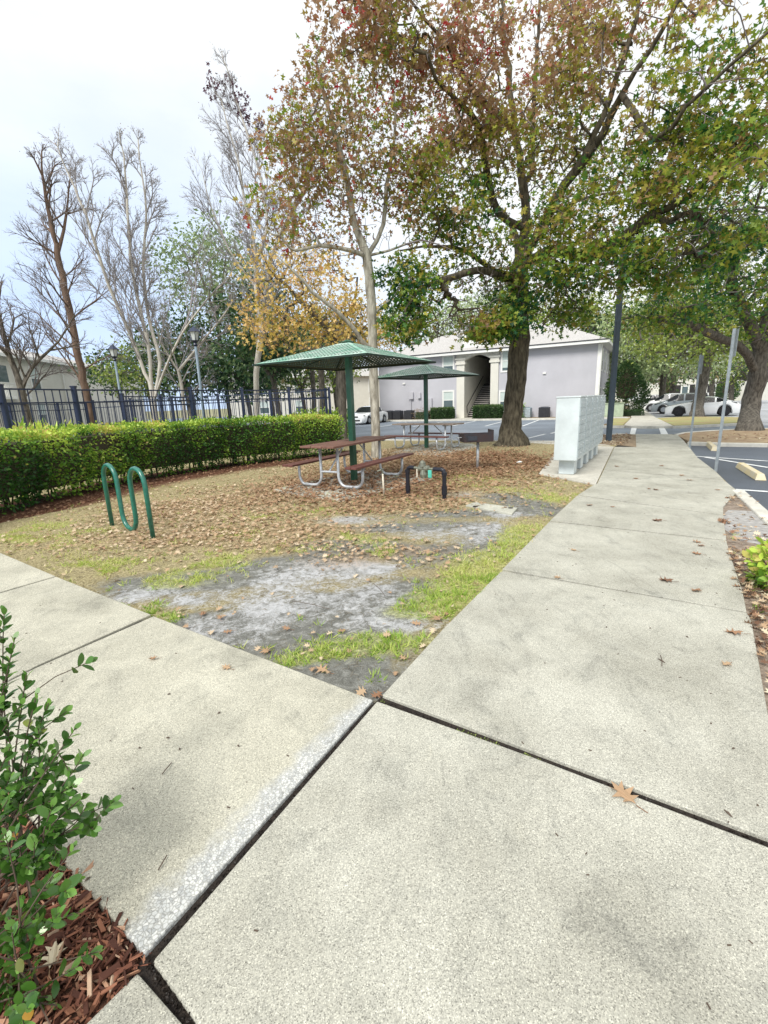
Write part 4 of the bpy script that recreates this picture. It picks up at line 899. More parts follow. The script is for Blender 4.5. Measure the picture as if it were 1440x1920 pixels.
place(car(SEDAN, white, 'white sedan parked by the birch trunk, facing left near the grey building'), (-0.910, 37.707), (-1.35,-.85), rz=R(62))

# ================================================================ TREES AND PLANTS
class Tree:
    """skeleton of nodes; limbs are seeded by hand, twigs grow toward points spread in the crown's volume"""
    def __init__(s, seed): s.P = []; s.par = []; s.w = []; s.minr = []; s.rng = np.random.RandomState(seed); s.twigs = []
    def node(s, p, par, minr=0): s.P.append(np.array(p, float)); s.par.append(par); s.minr.append(minr); return len(s.P)-1
    def limb(s, pts, r0, r1, start=None, step=.35, wob=.05):
        """pts: polyline; first point joined to node start (or root)"""
        pts = [np.array(p, float) for p in pts]; last = start if start is not None else -1; out = []
        if start is not None: pts = [s.P[start]]+pts
        tot = sum(np.linalg.norm(b-a) for a, b in zip(pts, pts[1:])); run = 0
        # Catmull-Rom
        q = [2*pts[0]-pts[1]]+pts+[2*pts[-1]-pts[-2]]
        for i in range(1, len(q)-2):
            l = np.linalg.norm(q[i+1]-q[i]); n = max(1, int(l/step))
            for k in range(0 if (i == 1 and start is None) else 1, n+1):
                u = k/n; a, b, c, d = q[i-1], q[i], q[i+1], q[i+2]
                p = .5*((2*b)+(-a+c)*u+(2*a-5*b+4*c-d)*u*u+(-a+3*b-3*c+d)*u**3)
                f = min(1, (run+l*u)/tot)
                if 0 < f < 1: p = p+s.rng.normal(0, wob*min(1, r0*4), 3)*(1, 1, .3)
                last = s.node(p, last, r0+(r1-r0)*f); out.append(last)
            run += l
        return out
    def ramify(s, node, d, L, depth, up=.10, nc=5):
        d = np.array(d, float); d /= np.linalg.norm(d); n = max(2, int(L/.28)); p = s.P[node].copy(); last = node; ids = []
        for i in range(n):
            d = d+s.rng.normal(0, .055, 3)+np.array([0, 0, up*L/n]); d /= np.linalg.norm(d); p = p+d*L/n; last = s.node(p, last); ids.append((last, d.copy()))
        if depth <= 0: return
        for k in range(nc):
            j = int(n*(.15+.85*(k+s.rng.rand())/nc)); j = min(j, n-1); q, dd = ids[j]
            x = s.rng.normal(0, 1, 3); x -= x.dot(dd)*dd; x /= np.linalg.norm(x)+1e-9; a = s.rng.uniform(.35, .75)
            s.ramify(q, dd*math.cos(a)+x*math.sin(a), L*s.rng.uniform(.38, .62)*(1.15-.45*j/n), depth-1, up, max(2, nc-1))
    def near(s, p):
        P = np.array(s.P); return int(np.argmin(np.linalg.norm(P-np.array(p), axis=1)))
    def grow(s, T, seg=.4, up=.15, droop=0, maxd=6, wob=.12, bias=.25, minz=None):
        T = np.array(T); P0 = np.array(s.P)
        d0 = np.array([np.linalg.norm(P0-t, axis=1).min() for t in T]); order = np.argsort(d0)
        buf = np.zeros((len(s.P)+len(T)*14, 3)); n = len(s.P); buf[:n] = P0
        for ti in order:
            t = T[ti]; dv = t-buf[:n]; dist = np.linalg.norm(dv, axis=1)
            cost = dist-bias*dv[:, 2]*.5+.0006*0
            i = int(np.argmin(cost)); d = dist[i]
            if d < .12 or d > maxd: continue
            a = buf[i].copy(); k = max(2, min(9, int(d/seg)+1)); last = i
            perp = s.rng.normal(0, 1, 3); perp -= perp.dot(t-a)*(t-a)/d/d; perp = perp/(np.linalg.norm(perp)+1e-9)*d*wob
            for q in range(1, k+1):
                f = q/k; p = a+(t-a)*f+(perp+np.array([0, 0, up*d]))*math.sin(math.pi*f)*.5
                last = s.node(p, last, 0)
                if n < len(buf): buf[n] = p; n += 1
                else: return
            s.twigs.append(last)
    def finish(s, name, label, cat, base, rtip, rbase, m, group=None, flare=.6, exp_=None, sides=(12, 6, 3), twr=.026, twm=None):
        n = len(s.P); P = np.array(s.P); par = np.array(s.par); w = np.zeros(n); has = np.zeros(n, bool)
        for i in range(n-1, -1, -1):
            if not has[i]: w[i] = max(w[i], 1)
            if par[i] >= 0: w[par[i]] += w[i] if True else 0; has[par[i]] = True
        wr = w[0]; e = exp_ or math.log(max(rbase/rtip, 1.5))/math.log(max(wr, 2)); r = np.maximum(rtip*w**e, np.array(s.minr))
        r = np.minimum(r, rbase); base = np.array([base[0], base[1], 0.])
        for i in range(n):
            z = P[i][2]
            if z < 1.2 and r[i] > rbase*.5: r[i] *= 1+flare*math.exp(-max(z, 0)/.28)
        ch = [[] for _ in range(n)]
        for i in range(n):
            if par[i] >= 0: ch[par[i]].append(i)
        root = empty(name, (base[0], base[1], 0), 0, label, cat, group)
        mb = MB(); tw_ = MB(); stack = [(0, None)]
        while stack:
            i, pre = stack.pop(); pts, rr = [], []
            if pre is not None: pts.append(P[pre]); rr.append(min(r[pre], r[i]*1.25))
            j = i
            while True:
                pts.append(P[j]); rr.append(r[j])
                c = ch[j]
                if not c: break
                b = max(c, key=lambda q: w[q])
                for q in c:
                    if q != b: stack.append((q, j))
                j = b
            if len(pts) < 2: continue
            k = sides[0] if max(rr) > .09 else (sides[1] if max(rr) > .02 else sides[2])
            if not ch[j]: rr[-1] *= .5
            pts = [p-base for p in pts]
            if max(rr) > .15:      # irregular trunk
                o = len(mb.v); mb.tube([tuple(p) for p in pts], rr, k, cap=False)
                for q in range(o, len(mb.v)):
                    ri, a = (q-o)//k, (q-o) % k; v = mb.v[q]; c = pts[ri]; f = 1+.06*math.sin(a*2*math.pi/k*3+ri*.35)+.025*s.rng.normal()+(.16*math.exp(-max(c[2], 0)/.35)*math.sin(a*math.pi*2/k*5+1) if flare else 0)
                    mb.v[q] = (c[0]+(v[0]-c[0])*f, c[1]+(v[1]-c[1])*f, c[2]+(v[2]-c[2])*f)
            else: (mb if max(rr) > twr else tw_).tube([tuple(p) for p in pts], rr, k, cap=False)
        mb.build('trunk', m, root, smooth=True)
        if tw_.v: tw_.build('twigs', twm or M['dark_twig'], root, smooth=True)
        s.base = base; s.rt = rtip; s.root = root; s.ch = ch; s.r = r
        return root
    def leaves(s, m, k, size, spread, tintf, shape=STAR, drop=0, frac=1.0, name='crown', fold=.25, clump_=0, gap=.35):
        """k leaves around every twig end and along the last bits of the twigs"""
        rng = s.rng; P = np.array(s.P); c = [i for i in range(len(s.P)) if s.r[i] < s.rt*2.4 and (not s.ch[i] or rng.rand() < .5)]
        c = [i for i in c if s.keep(P[i])] if hasattr(s, 'keep') else c
        c = np.array(c, dtype=int); c = c[rng.rand(len(c)) < frac]
        if clump_ and len(c):
            q = np.array([vn(P[i][0]*clump_+P[i][1]*.9+5, P[i][2]*clump_+P[i][1]*.6+9) for i in c]); c = c[q > gap]
        idx = np.repeat(c, rng.poisson(k, len(c))); n = len(idx)
        off_ = rng.normal(0, spread, (n, 3)); off_[:, 2] = off_[:, 2]*.75-drop
        L_ = P[idx]+off_; D = off_+rng.normal(0, spread*.8, (n, 3)); D[:, 2] -= spread*.7
        N = rng.normal(0, .75, (n, 3)); N[:, 2] += .8
        sz = size*(.6+.7*rng.rand(n)); clump = rng.rand(len(P))[idx]
        tint = tintf(L_, clump, rng.rand(n))
        return leaves_mesh(name, shape, L_-s.base, D, N, sz, tint, m, s.root, fold=fold)
def ellip(rng, c, r, n, shell=.0):
    o = []
    while len(o) < n:
        p = rng.uniform(-1, 1, 3); l = np.linalg.norm(p)
        if l <= 1 and l >= shell: o.append(np.array(c)+p*np.array(r))
    return o

# ---- main oak with reddish and green leaves
T = Tree(11); Y = 16.0
tr = T.limb([(4.46,16.0,-.08), (4.47,16.0,.5), (4.556, 16.000, 1.665), (4.612, 16.000, 3.195), (4.598, 16.000, 4.660), (4.582, 16.000, 5.601)], .33, .27, step=.22, wob=.02)
top = tr[-1]
lm = {}
lm['c'] = T.limb([(4.742, 16.100, 6.691), (4.673, 16.200, 8.058), (4.443, 16.400, 9.269), (4.293, 16.600, 10.658), (4.157, 17.000, 12.392), (4.028, 17.300, 14.179), (3.874, 17.500, 16.106)], .135, .03, top)
lm['c2'] = T.limb([(5.030, 16.600, 8.506), (5.131, 17.000, 10.431), (5.336, 17.400, 12.615), (5.517, 17.800, 15.293)], .09, .03, T.near((4.692, 16.200, 7.985)))
lm['l1'] = T.limb([(3.682, 15.800, 9.639), (2.874, 15.200, 9.961), (2.106, 14.600, 10.560), (1.099, 14.000, 11.200), (0.460, 13.600, 11.861)], .07, .02, T.near((4.365, 16.450, 9.606)))
lm['l2'] = T.limb([(3.773, 15.600, 6.991), (3.366, 15.300, 7.866), (3.055, 15.000, 8.925), (2.506, 14.600, 9.237), (1.746, 14.000, 9.520), (1.438, 13.600, 9.851)], .07, .02, T.near((4.653, 16.100, 6.844)))
lm['r1'] = T.limb([(4.975, 15.500, 6.343), (5.376, 14.600, 7.316), (5.731, 13.800, 7.774), (6.025, 13.000, 8.501), (6.327, 12.400, 9.074), (6.664, 12.000, 9.662), (6.907, 11.700, 10.155)], .125, .03, top)
lm['r2'] = T.limb([(6.041, 14.000, 8.578), (6.395, 13.800, 9.718), (6.586, 13.600, 10.768), (6.746, 13.400, 11.829)], .09, .03, T.near((5.627, 14.200, 7.713)))
lm['r3'] = T.limb([(5.378, 15.200, 5.804), (5.930, 14.200, 5.361), (6.350, 13.400, 5.417), (6.812, 12.700, 5.809), (7.276, 12.000, 5.934), (7.537, 11.400, 6.300), (7.822, 10.800, 6.605), (8.196, 10.300, 6.874)], .11, .03, T.near((4.602, 16.000, 5.523)))
lm['r4'] = T.limb([(6.200, 11.600, 6.944), (6.358, 10.800, 7.107), (6.631, 10.200, 7.372), (6.978, 9.700, 7.612)], .07, .03, T.near((6.025, 13.000, 8.501)))
lm['l3'] = T.limb([(3.727, 15.600, 5.403), (2.592, 14.800, 5.776), (1.572, 14.000, 5.683), (0.661, 13.400, 5.431)], .08, .02, T.near((4.593, 16.000, 5.290)))
lm['l4'] = T.limb([(3.847, 15.400, 5.169), (3.024, 14.600, 5.200), (2.128, 13.800, 4.837), (1.191, 13.200, 4.464), (0.739, 12.900, 3.900)], .08, .025, T.near((4.598, 16.000, 5.134)))
lm['b1'] = T.limb([(5.617, 17.500, 6.958), (6.782, 18.800, 8.034), (8.295, 20.200, 9.038), (10.140, 21.500, 9.673)], .12, .03, top)
lm['b2'] = T.limb([(4.721, 17.600, 7.347), (3.898, 19.000, 8.887), (3.331, 20.300, 10.496)], .12, .03, top)
T.limb([(4.064, 15.600, 3.970), (3.720, 15.400, 3.540)], .035, .015, T.near((4.591, 16.000, 4.340)))
rng = T.rng; tg = []
for c, r, n in [((4.296, 16.500, 11.277), (2.6,2.2,2.4), 150), ((5.056, 16.500, 8.316), (2.2,2,1.4), 70), ((2.804, 15.200, 7.841), (1.6,1.4,1.8), 105), ((2.278, 14.800, 9.840), (1.7,1.5,1.5), 130), ((0.032, 13.600, 10.640), (1.5,1.2,1.0), 110), ((0.945, 14.000, 10.221), (1.2,1.2,.9), 45),
                ((6.412, 13.000, 9.129), (2.2,1.8,2.0), 100), ((6.906, 11.200, 8.313), (1.6,1.3,1.2), 60), ((6.295, 13.600, 6.452), (1.7,1.4,.9), 120), ((7.225, 11.800, 6.284), (1.5,1.3,1.0), 115), ((7.446, 10.400, 5.599), (1.1,1.1,1.1), 80), ((7.186, 10.600, 6.977), (1.1,1.1,.9), 70),
                ((6.162, 14.000, 5.028), (1.9,1.5,.7), 190), ((7.127, 12.600, 4.875), (1.8,1.4,.7), 190), ((7.693, 11.000, 4.723), (1.3,1.2,.75), 150), ((4.514, 15.400, 4.846), (1.5,1.2,.7), 95), ((2.690, 14.400, 3.776), (1.3,.9,.45), 190), ((3.592, 14.900, 3.781), (.8,.8,.45), 110), ((5.331, 14.800, 3.859), (1.0,.8,.3), 60), ((0.906, 13.400, 3.716), (.7,.7,.5), 50), ((1.828, 13.800, 3.470), (.35,.35,.4), 22), ((5.383, 15.000, 4.283), (1.3,1.0,.35), 70), ((2.493, 14.200, 4.644), (1.4,1.2,.7), 130), ((1.223, 13.600, 4.283), (.8,.8,.7), 70), ((1.893, 14.200, 6.159), (1.2,1.0,.8), 60), ((0.798, 13.600, 4.832), (.7,.7,.5), 30),
                ((4.941, 17.000, 15.054), (3,3,1.5), 70), ((3.052, 14.800, 6.180), (1.2,1.0,.9), 80), ((3.520, 15.000, 8.133), (1.4,1.1,1.2), 90), ((5.525, 15.200, 8.821), (1.3,1.1,1.2), 80), ((6.853, 12.200, 7.526), (1.3,1.1,.9), 80), ((2.664, 14.600, 10.890), (1.3,1.2,.8), 60), ((5.588, 14.600, 10.921), (1.4,1.2,1.0), 70), ((5.059, 14.400, 6.259), (.9,.8,.8), 50), ((1.426, 13.800, 7.298), (.8,.8,.9), 50), ((6.636, 12.600, 10.650), (2.4,2,1.2), 70), ((5.253, 14.200, 9.180), (1.1,1.1,1.5), 80), ((8.572, 20.000, 9.672), (2.2,1.8,1.6), 60), ((3.375, 19.400, 10.768), (2,1.6,1.6), 50)]:
    tg += ellip(rng, c, r, n)
T.grow(tg, seg=.35, up=.12, wob=.16, maxd=4.5)
T.finish('oak_tree', 'large thick-trunked oak with reddish green leaves, between the grill and the mailboxes', 'tree', (4.46,16.0), .0085, .32, M['bark_oak'], flare=.95)
def oak_tint(L_, c, r):
    h = np.clip((L_[:, 2]-3.4)/7.0, 0, 1); x = np.clip((L_[:, 0]-2)/9, 0, 1)
    q = np.array([vn(a*.7+20, b_*.7+3) for a, b_ in zip(L_[:, 0]+L_[:, 1]*.5, L_[:, 2])])-.5
    t = .24+.42*h+.40*(c-.5)+.40*(r-.5)-.12*x+.55*q; return np.clip(np.where((t > .86) & (c < .75), .60+.28*r, t), 0, 1)
T.leaves(M['oakleaf'], 15, .17, .18, oak_tint, fold=.3, clump_=1.15, gap=.44)

# ---- white barked tree behind the nearer table
T = Tree(5)
tr = T.limb([(-0.163, 13.600, 0.004)[:2]+(-.06,), (-0.145, 13.500, 0.891), (-0.156, 13.500, 1.785), (-0.156, 13.500, 2.935), (-0.147, 13.500, 3.903), (-0.181, 13.500, 4.839), (-0.216, 13.500, 5.360)], .125, .085, step=.25, wob=.015)
T.limb([(-0.465, 13.400, 5.971), (-0.603, 13.300, 6.674), (-0.695, 13.200, 7.345), (-0.842, 13.000, 7.938), (-1.042, 12.800, 8.494), (-1.184, 12.600, 9.315)], .06, .012, tr[-1])
T.limb([(0.265, 13.600, 6.140), (0.355, 13.800, 7.084), (0.535, 13.900, 7.856), (0.668, 14.000, 8.973), (0.460, 14.000, 9.786)], .055, .015, tr[-1])
T.limb([(-0.415, 13.200, 3.187), (-0.925, 12.800, 3.807), (-1.529, 12.400, 4.252), (-2.029, 12.100, 4.735), (-2.418, 12.000, 5.123)], .07, .02, T.near((-0.150, 13.500, 3.075)))
T.limb([(0.422, 13.600, 4.309), (1.019, 13.600, 5.088)], .04, .015, T.near((-0.152, 13.500, 3.767)))
T.limb([(0.380, 13.400, 5.440), (1.208, 13.200, 5.606), (2.019, 13.100, 5.302)], .035, .012, tr[-1])
T.limb([(-0.592, 13.200, 5.413), (-1.369, 12.800, 5.443), (-1.948, 12.600, 5.282)], .035, .012, tr[-1])
tg = []
for c, r, n in [((-0.774, 13.200, 7.114), (1.3,1.2,1.2), 170), ((-1.774, 12.900, 7.360), (1.0,.9,.9), 130), ((-1.190, 12.900, 8.337), (1.0,.9,.8), 120), ((-2.190, 12.600, 7.784), (.6,.6,.6), 30), ((0.065, 13.700, 8.253), (1.2,1.1,1.1), 90), ((-1.866, 12.800, 5.937), (.9,.9,.7), 100), ((-2.553, 12.400, 6.052), (.55,.6,.6), 35), ((0.715, 13.700, 7.033), (.9,.9,1.2), 90), ((0.109, 13.600, 9.340), (1.0,1,1.0), 60), ((-0.580, 13.200, 5.662), (1.1,1.0,.5), 60), ((-1.125, 12.800, 9.127), (.5,.5,.7), 25)]:
    tg += ellip(T.rng, c, r, n)
T.grow(tg, seg=.3, up=.12, wob=.15, maxd=4)
T.finish('maple_tree', 'slim tree with pale lichen bark and rusty leaves right behind the nearer canopy', 'tree', (-0.163, 13.600, 0.004)[:2], .006, .125, M['bark_pale'], flare=.3)
T.leaves(M['oakleaf'], 8.5, .14, .15, lambda L_, c, r: np.clip(np.where((.64+.5*(c-.5) > .84) & (r > .4), .66+.2*r, .62+.5*(c-.5)+.5*(r-.5)), 0, 1), fold=.3, clump_=1.4, gap=.28)

# ---- general tree makers for the background
def bg_tree(seed, name, label, base, limbs, blobs, bark_, lm_, k, size, spread, tint, shape=DIAM, rtip=.012, group=None, seg=.6, up=.1, flare=.4, wob=.15, exp_=None, cat='tree'):
    T = Tree(seed); bz = (base[0], base[1], -.5); b1 = (base[0], base[1], .0); out = None
    for i, (pts, r0_, r1_, st) in enumerate(limbs):
        if i == 0: T.limb([bz, b1]+pts, r0_, r1_, step=.22, wob=.015)
        else: T.limb(pts, r0_, r1_, T.near(st), step=.5)
    tg = []
    for c, r, n in blobs: tg += ellip(T.rng, c, r, n)
    T.grow(tg, seg=seg, up=up, wob=wob, maxd=9)
    o = T.finish(name, label, cat, base, rtip, limbs[0][1]*1.05, bark_, group, flare=flare, sides=(10, 5, 3), exp_=exp_)
    if lm_: T.leaves(lm_, k, size, spread, tint, shape=shape)
    return o
def tn(mid, a=.5, b_=.4): return lambda L_, c, r: np.clip(mid+a*(c-.5)+b_*(r-.5), 0, 1)
# amber tree
bg_tree(21, 'amber_tree', 'small tree with golden amber leaves behind the nearer canopy', (-1.643, 20.000, 1.500)[:2],
        [([(-1.571, 20.000, 2.794), (-1.732, 20.000, 3.849), (-2.104, 20.000, 4.886)], .16, .10, None), ([(-3.121, 20.000, 5.719), (-3.866, 19.800, 6.479)], .08, .03, (-1.919, 20.000, 4.371)), ([(-1.014, 20.200, 5.289), (-0.748, 20.400, 6.525)], .08, .03, (-1.919, 20.000, 4.371))],
        [((-2.736, 20.000, 5.108), (2.8,2.2,1.9), 190), ((-4.217, 19.800, 4.922), (1.2,1.2,1.0), 60), ((-1.253, 20.200, 4.890), (2.0,1.5,1.2), 110), ((-3.031, 20.000, 6.888), (2.3,1.8,1.1), 90), ((0.034, 20.400, 4.257), (1.4,1.2,.6), 50)],
        M['bark_grey'], M['yellowleaf'], 9, .17, .30, tn(.5,.7), shape=STAR, rtip=.01)
# big oak on the island at the right
bR = (14.646, 18.556)
bg_tree(22, 'oak_tree', 'big dark oak with leaning trunk standing on the mulched island at the right', bR,
        [([(15.195, 19.300, 0.931), (15.185, 19.200, 2.186), (15.089, 19.100, 3.392)], .31, .26, None), ([(14.155, 18.800, 4.160), (13.345, 18.400, 4.863), (12.518, 18.000, 5.870), (11.547, 17.600, 6.804)], .2, .06, (15.077, 19.100, 3.194)), ([(15.265, 19.200, 4.383), (15.751, 19.300, 5.730), (16.163, 19.400, 7.414)], .22, .06, (15.104, 19.100, 3.292)),
         ([(13.838, 18.600, 3.179), (12.307, 17.800, 3.510), (10.581, 17.000, 3.898), (9.218, 16.600, 4.132)], .13, .04, (15.142, 19.200, 2.187))],
        [((12.139, 17.800, 4.780), (2.6,2.0,1.1), 170), ((9.810, 17.000, 4.182), (1.9,1.6,.55), 110), ((13.529, 18.400, 6.297), (2.8,2.2,1.5), 190), ((15.838, 19.000, 4.904), (2.2,2.2,1.6), 90), ((11.074, 17.600, 6.151), (2.0,1.8,1.1), 90), ((13.702, 18.500, 8.221), (3,2.4,1.6), 120), ((14.879, 18.600, 3.723), (1.6,1.5,.6), 30)],
        M['bark_grey'], M['oakleaf'], 13, .16, .27, lambda L_, c, r: np.clip(.23+.42*(c-.5)+.3*(r-.5), 0, 1), shape=STAR, flare=.55)
# live oaks over the parked cars
bg_tree(23, 'live_oak_tree', 'oak with slanting brown trunk in front of the white sports coupe', (20.572, 30.529),
        [([(21.606, 32.000, 1.336), (21.748, 32.000, 3.057), (21.924, 32.000, 3.898)], .31, .25, None), ([(20.108, 31.000, 4.672), (18.067, 30.000, 5.237)], .16, .06, (21.902, 32.000, 3.797)), ([(22.522, 32.000, 4.714), (23.839, 32.000, 5.332)], .16, .06, (21.902, 32.000, 3.797))],
        [((20.430, 31.000, 4.822), (4.6,3.5,1.5), 280), ((23.135, 32.000, 5.355), (3.5,3,1.6), 150), ((18.599, 31.000, 5.995), (3.5,3,1.6), 150)],
        M['bark_grey'], M['midleaf'], 12, .22, .42, tn(.5, .6), rtip=.02, flare=.5)
bg_tree(24, 'live_oak_tree', 'dark trunked live oak with spreading pale crown beside the far pavement', (27.480, 46.000, 0.750)[:2],
        [([(27.362, 46.000, 2.358), (27.384, 46.000, 3.592)], .26, .2, None), ([(26.181, 46.000, 4.851), (24.545, 45.000, 5.523)], .2, .08, (27.395, 46.000, 3.494)), ([(28.491, 46.000, 4.678), (29.954, 46.000, 5.209)], .2, .08, (27.395, 46.000, 3.494))],
        [((25.717, 45.000, 6.187), (5.6,4,2.8), 330), ((28.748, 45.000, 5.619), (4.5,4,2.2), 200), ((23.364, 44.000, 7.051), (3.2,3,3.6), 200), ((23.908, 45.000, 4.362), (2.6,3,1.4), 90), ((27.438, 45.000, 8.436), (5,4,2.4), 180)],
        M['bark_grey'], M['paleleaf'], 12, .30, .5, tn(.45, .6), rtip=.025)
bg_tree(25, 'live_oak_tree', 'green live oak seen just right of the dark conical evergreen', (38.392, 62.000, 0.895)[:2],
        [([(38.241, 62.000, 2.251), (38.184, 62.000, 3.390)], .35, .3, None)],
        [((37.405, 61.000, 4.215), (5.5,4,1.8), 160), ((34.142, 60.000, 3.940), (3.6,3,1.7), 90)],
        M['bark_grey'], M['greenleaf'], 13, .36, .6, tn(.75, .5), rtip=.03)
for i, (px, yy, lab) in enumerate(((1372,60,'small oak close to the cream wing, left of the island oak trunk'), (1416,58,'dark oak at the right edge in front of the cream wing'), (1352,66,'bare-trunked tree in front of the gap between the two cream buildings'))):
    bg_tree(26+i, 'street_tree', lab, ((44.636, 60.000, 0.663), (46.045, 58.000, 0.596), (46.254, 66.000, 0.669))[i][:2],
        [([((44.405, 60.000, 2.305), (45.755, 58.000, 2.498), (46.093, 66.000, 3.041))[i]], .26, .2, None)],
        [(((44.333, 60.000, 4.240), (46.005, 58.000, 4.662), (45.943, 66.000, 5.302))[i], (3.4,3,2.4), 130)], M['bark_grey'], (M['midleaf'], M['greenleaf'], M['paleleaf'])[i], 11, .32, .5, tn(.5, .5), rtip=.03)
# trees behind the grey building
for i, (c, rr, lm_, lab) in enumerate((((23.907, 60.000, 10.530), (6,4,3), 'midleaf', 'hazy green tree showing above the right end of the grey roof'), ((28.038, 58.000, 7.690), (4.5,4,4), 'greenleaf', 'dark green tree between the grey building and the pale live oak'), ((6.599, 66.000, 11.399), (7,4,3.2), 'paleleaf', 'pale thin tree behind the left end of the grey roof'), ((15.889, 66.000, 12.433), (6,4,3), 'paleleaf', 'pale tree directly behind the dormer of the grey building'))):
    bg_tree(30+i, 'background_tree', lab, (c[0], c[1]), [([(c[0], c[1], c[2]-rr[2]*.8)], .3, .2, None)], [(c, rr, 260)], M['bark_grey'], M[lm_], 10, .42, .6, tn(.45, .6), rtip=.03)
# evergreens at the left, behind the pool
EV = [((-9.584, 34.000, 4.242), (2.8,2.5,2.0), 240, 'greenleaf', .35, 'round dark green tree left of the nearer canopy'),
      ((-6.258, 28.000, 4.743), (2.2,2.0,1.9), 170, 'greenleaf', .45, 'dark green tree touching the left tip of the nearer canopy'),
      ((-14.597, 36.000, 5.304), (3.4,3,3.0), 300, 'greenleaf', .40, 'tall dark evergreen behind the right lantern post'),
      ((-12.387, 38.000, 11.519), (4.2,3.5,4.0), 260, 'paleleaf', .10, 'tall thin greyish tree behind the bare trees'),
      ((-8.442, 36.000, 7.690), (3.2,3,3.0), 200, 'greenleaf', .35, 'tall dark evergreen left of the amber tree'),
      ((-19.405, 40.000, 4.986), (4.0,3,2.2), 160, 'midleaf', .35, 'low green tree behind the two lantern posts'),
      ((-6.617, 40.000, 4.980), (5,3,2.6), 230, 'midleaf', .45, 'low green trees behind the amber tree, above the fence end'),
      ((-4.290, 44.000, 6.601), (4,3,3.6), 200, 'greenleaf', .55, 'dark green tree behind the nearer canopy post'),
      ((-24.077, 44.000, 4.953), (3.6,3,1.8), 90, 'greenleaf', .35, 'green shrub-like tree left of the left lantern post')]
for i, (c, rr, n, lm_, md, lab) in enumerate(EV):
    z = c[2]-rr[2]*.9
    bg_tree(40+i, 'evergreen_tree', lab, (c[0]+.3, c[1]), [([(c[0]+.1, c[1], max(.8, z)), (c[0], c[1], c[2])], .15, .07, None), ([(c[0]-1.2, c[1], c[2]+rr[2]*.4)], .12, .05, (c[0], c[1], max(.9, z))), ([(c[0]+1.3, c[1], c[2]+rr[2]*.3)], .12, .05, (c[0], c[1], max(.9, z)))],
            [(c, rr, int(n*1.2))], M['bark_grey'], M[lm_], 12, .30, .42, tn(md, .7), rtip=.014)
def sh(p, a, b_, c): return (p[0]+a*.0277, p[1]+c, p[2]-b_*.0277)
mat_dark_leaf = leafmat('dark_hanging_leaf', [(0, (.03,.02,.03)), (1, (.10,.04,.06))], trans=.1)
# bare trees
def bare(seed, name, label, base, limbs, blobs, bark_, rb, rtip=.007, leaf=None, group=None, k=1.2, exp_=None, L=2.2, zs=2.6, step_=1, ang=.75, up=.10, depth=3):
    T = Tree(seed); bz = (base[0], base[1], -.5); b1 = (base[0], base[1], .0)
    for i, (pts, r0_, r1_, st) in enumerate(limbs):
        if i == 0: T.limb([bz, b1]+pts, r0_, r1_, step=.4, wob=.02)
        else: T.limb(pts, r0_, r1_, T.near(st), step=.5, wob=.02)
    rtip = .0042; rb = rb*.75; T.minr = [q*.55 for q in T.minr]; n0 = len(T.P); P0 = np.array(T.P); top_ = P0[:, 2].max(); tips_ = set(range(n0))-set(T.par[:n0])
    for i in range(1, n0):
        if P0[i][2] < zs or (i % step_ and i not in tips_): continue
        t_ = P0[i]-P0[T.par[i]]; t_ /= np.linalg.norm(t_)+1e-9; x = T.rng.normal(0, 1, 3); x -= x.dot(t_)*t_; x /= np.linalg.norm(x)
        a_ = ang*T.rng.uniform(.6, 1.2) if i not in tips_ else .15; f = 1-.74*((P0[i][2]-zs)/(top_-zs+.1))
        T.ramify(i, t_*math.cos(a_)+x*math.sin(a_), L*f*T.rng.uniform(.6, 1.15), depth, up, 6)
    T.finish(name, label, 'tree', base, rtip, rb, bark_, group, flare=.3, sides=(9, 4, 3), exp_=exp_, twr=.035, twm=M['dark_twig'] if bark_ is not M['bark_white'] else M['grey_twig'])
    T.leaves(leaf or M['twigleaf'], k*.12, .06, .08, tn(.4, .8, .5), shape=DIAM)
bare(60, 'bare_cypress', 'tall bare tree with straight reddish trunk at the left, behind the fence post', (-14.687, 24.000, 1.126)[:2],
     [([(-14.723, 24.000, 2.700), (-14.811, 24.000, 5.464), (-14.840, 24.000, 7.846), (-14.931, 24.000, 9.671), (-14.989, 24.000, 11.210), (-14.898, 24.000, 12.485)], .27, .03, None)]
     + [([(-14.574, 24.300, 9.980), (-14.177, 24.400, 11.338)], .03, .012, (-14.861, 24.000, 8.766))],
     [((-15.155, 24.000, 10.999), (1.9,1.5,2.2), 260), ((-15.964, 24.000, 9.479), (1.6,1.5,1.6), 120), ((-14.611, 24.000, 8.758), (2.2,2,2.2), 170), ((-14.643, 24.000, 5.944), (2.6,2,2.2), 170), ((-14.329, 24.000, 12.677), (1.6,1.2,1.2), 100)], M['bark_red'], .24, L=3.0, zs=2.6, ang=.9, up=.14)
pl_ = (-10.017, 21.000, 1.084)
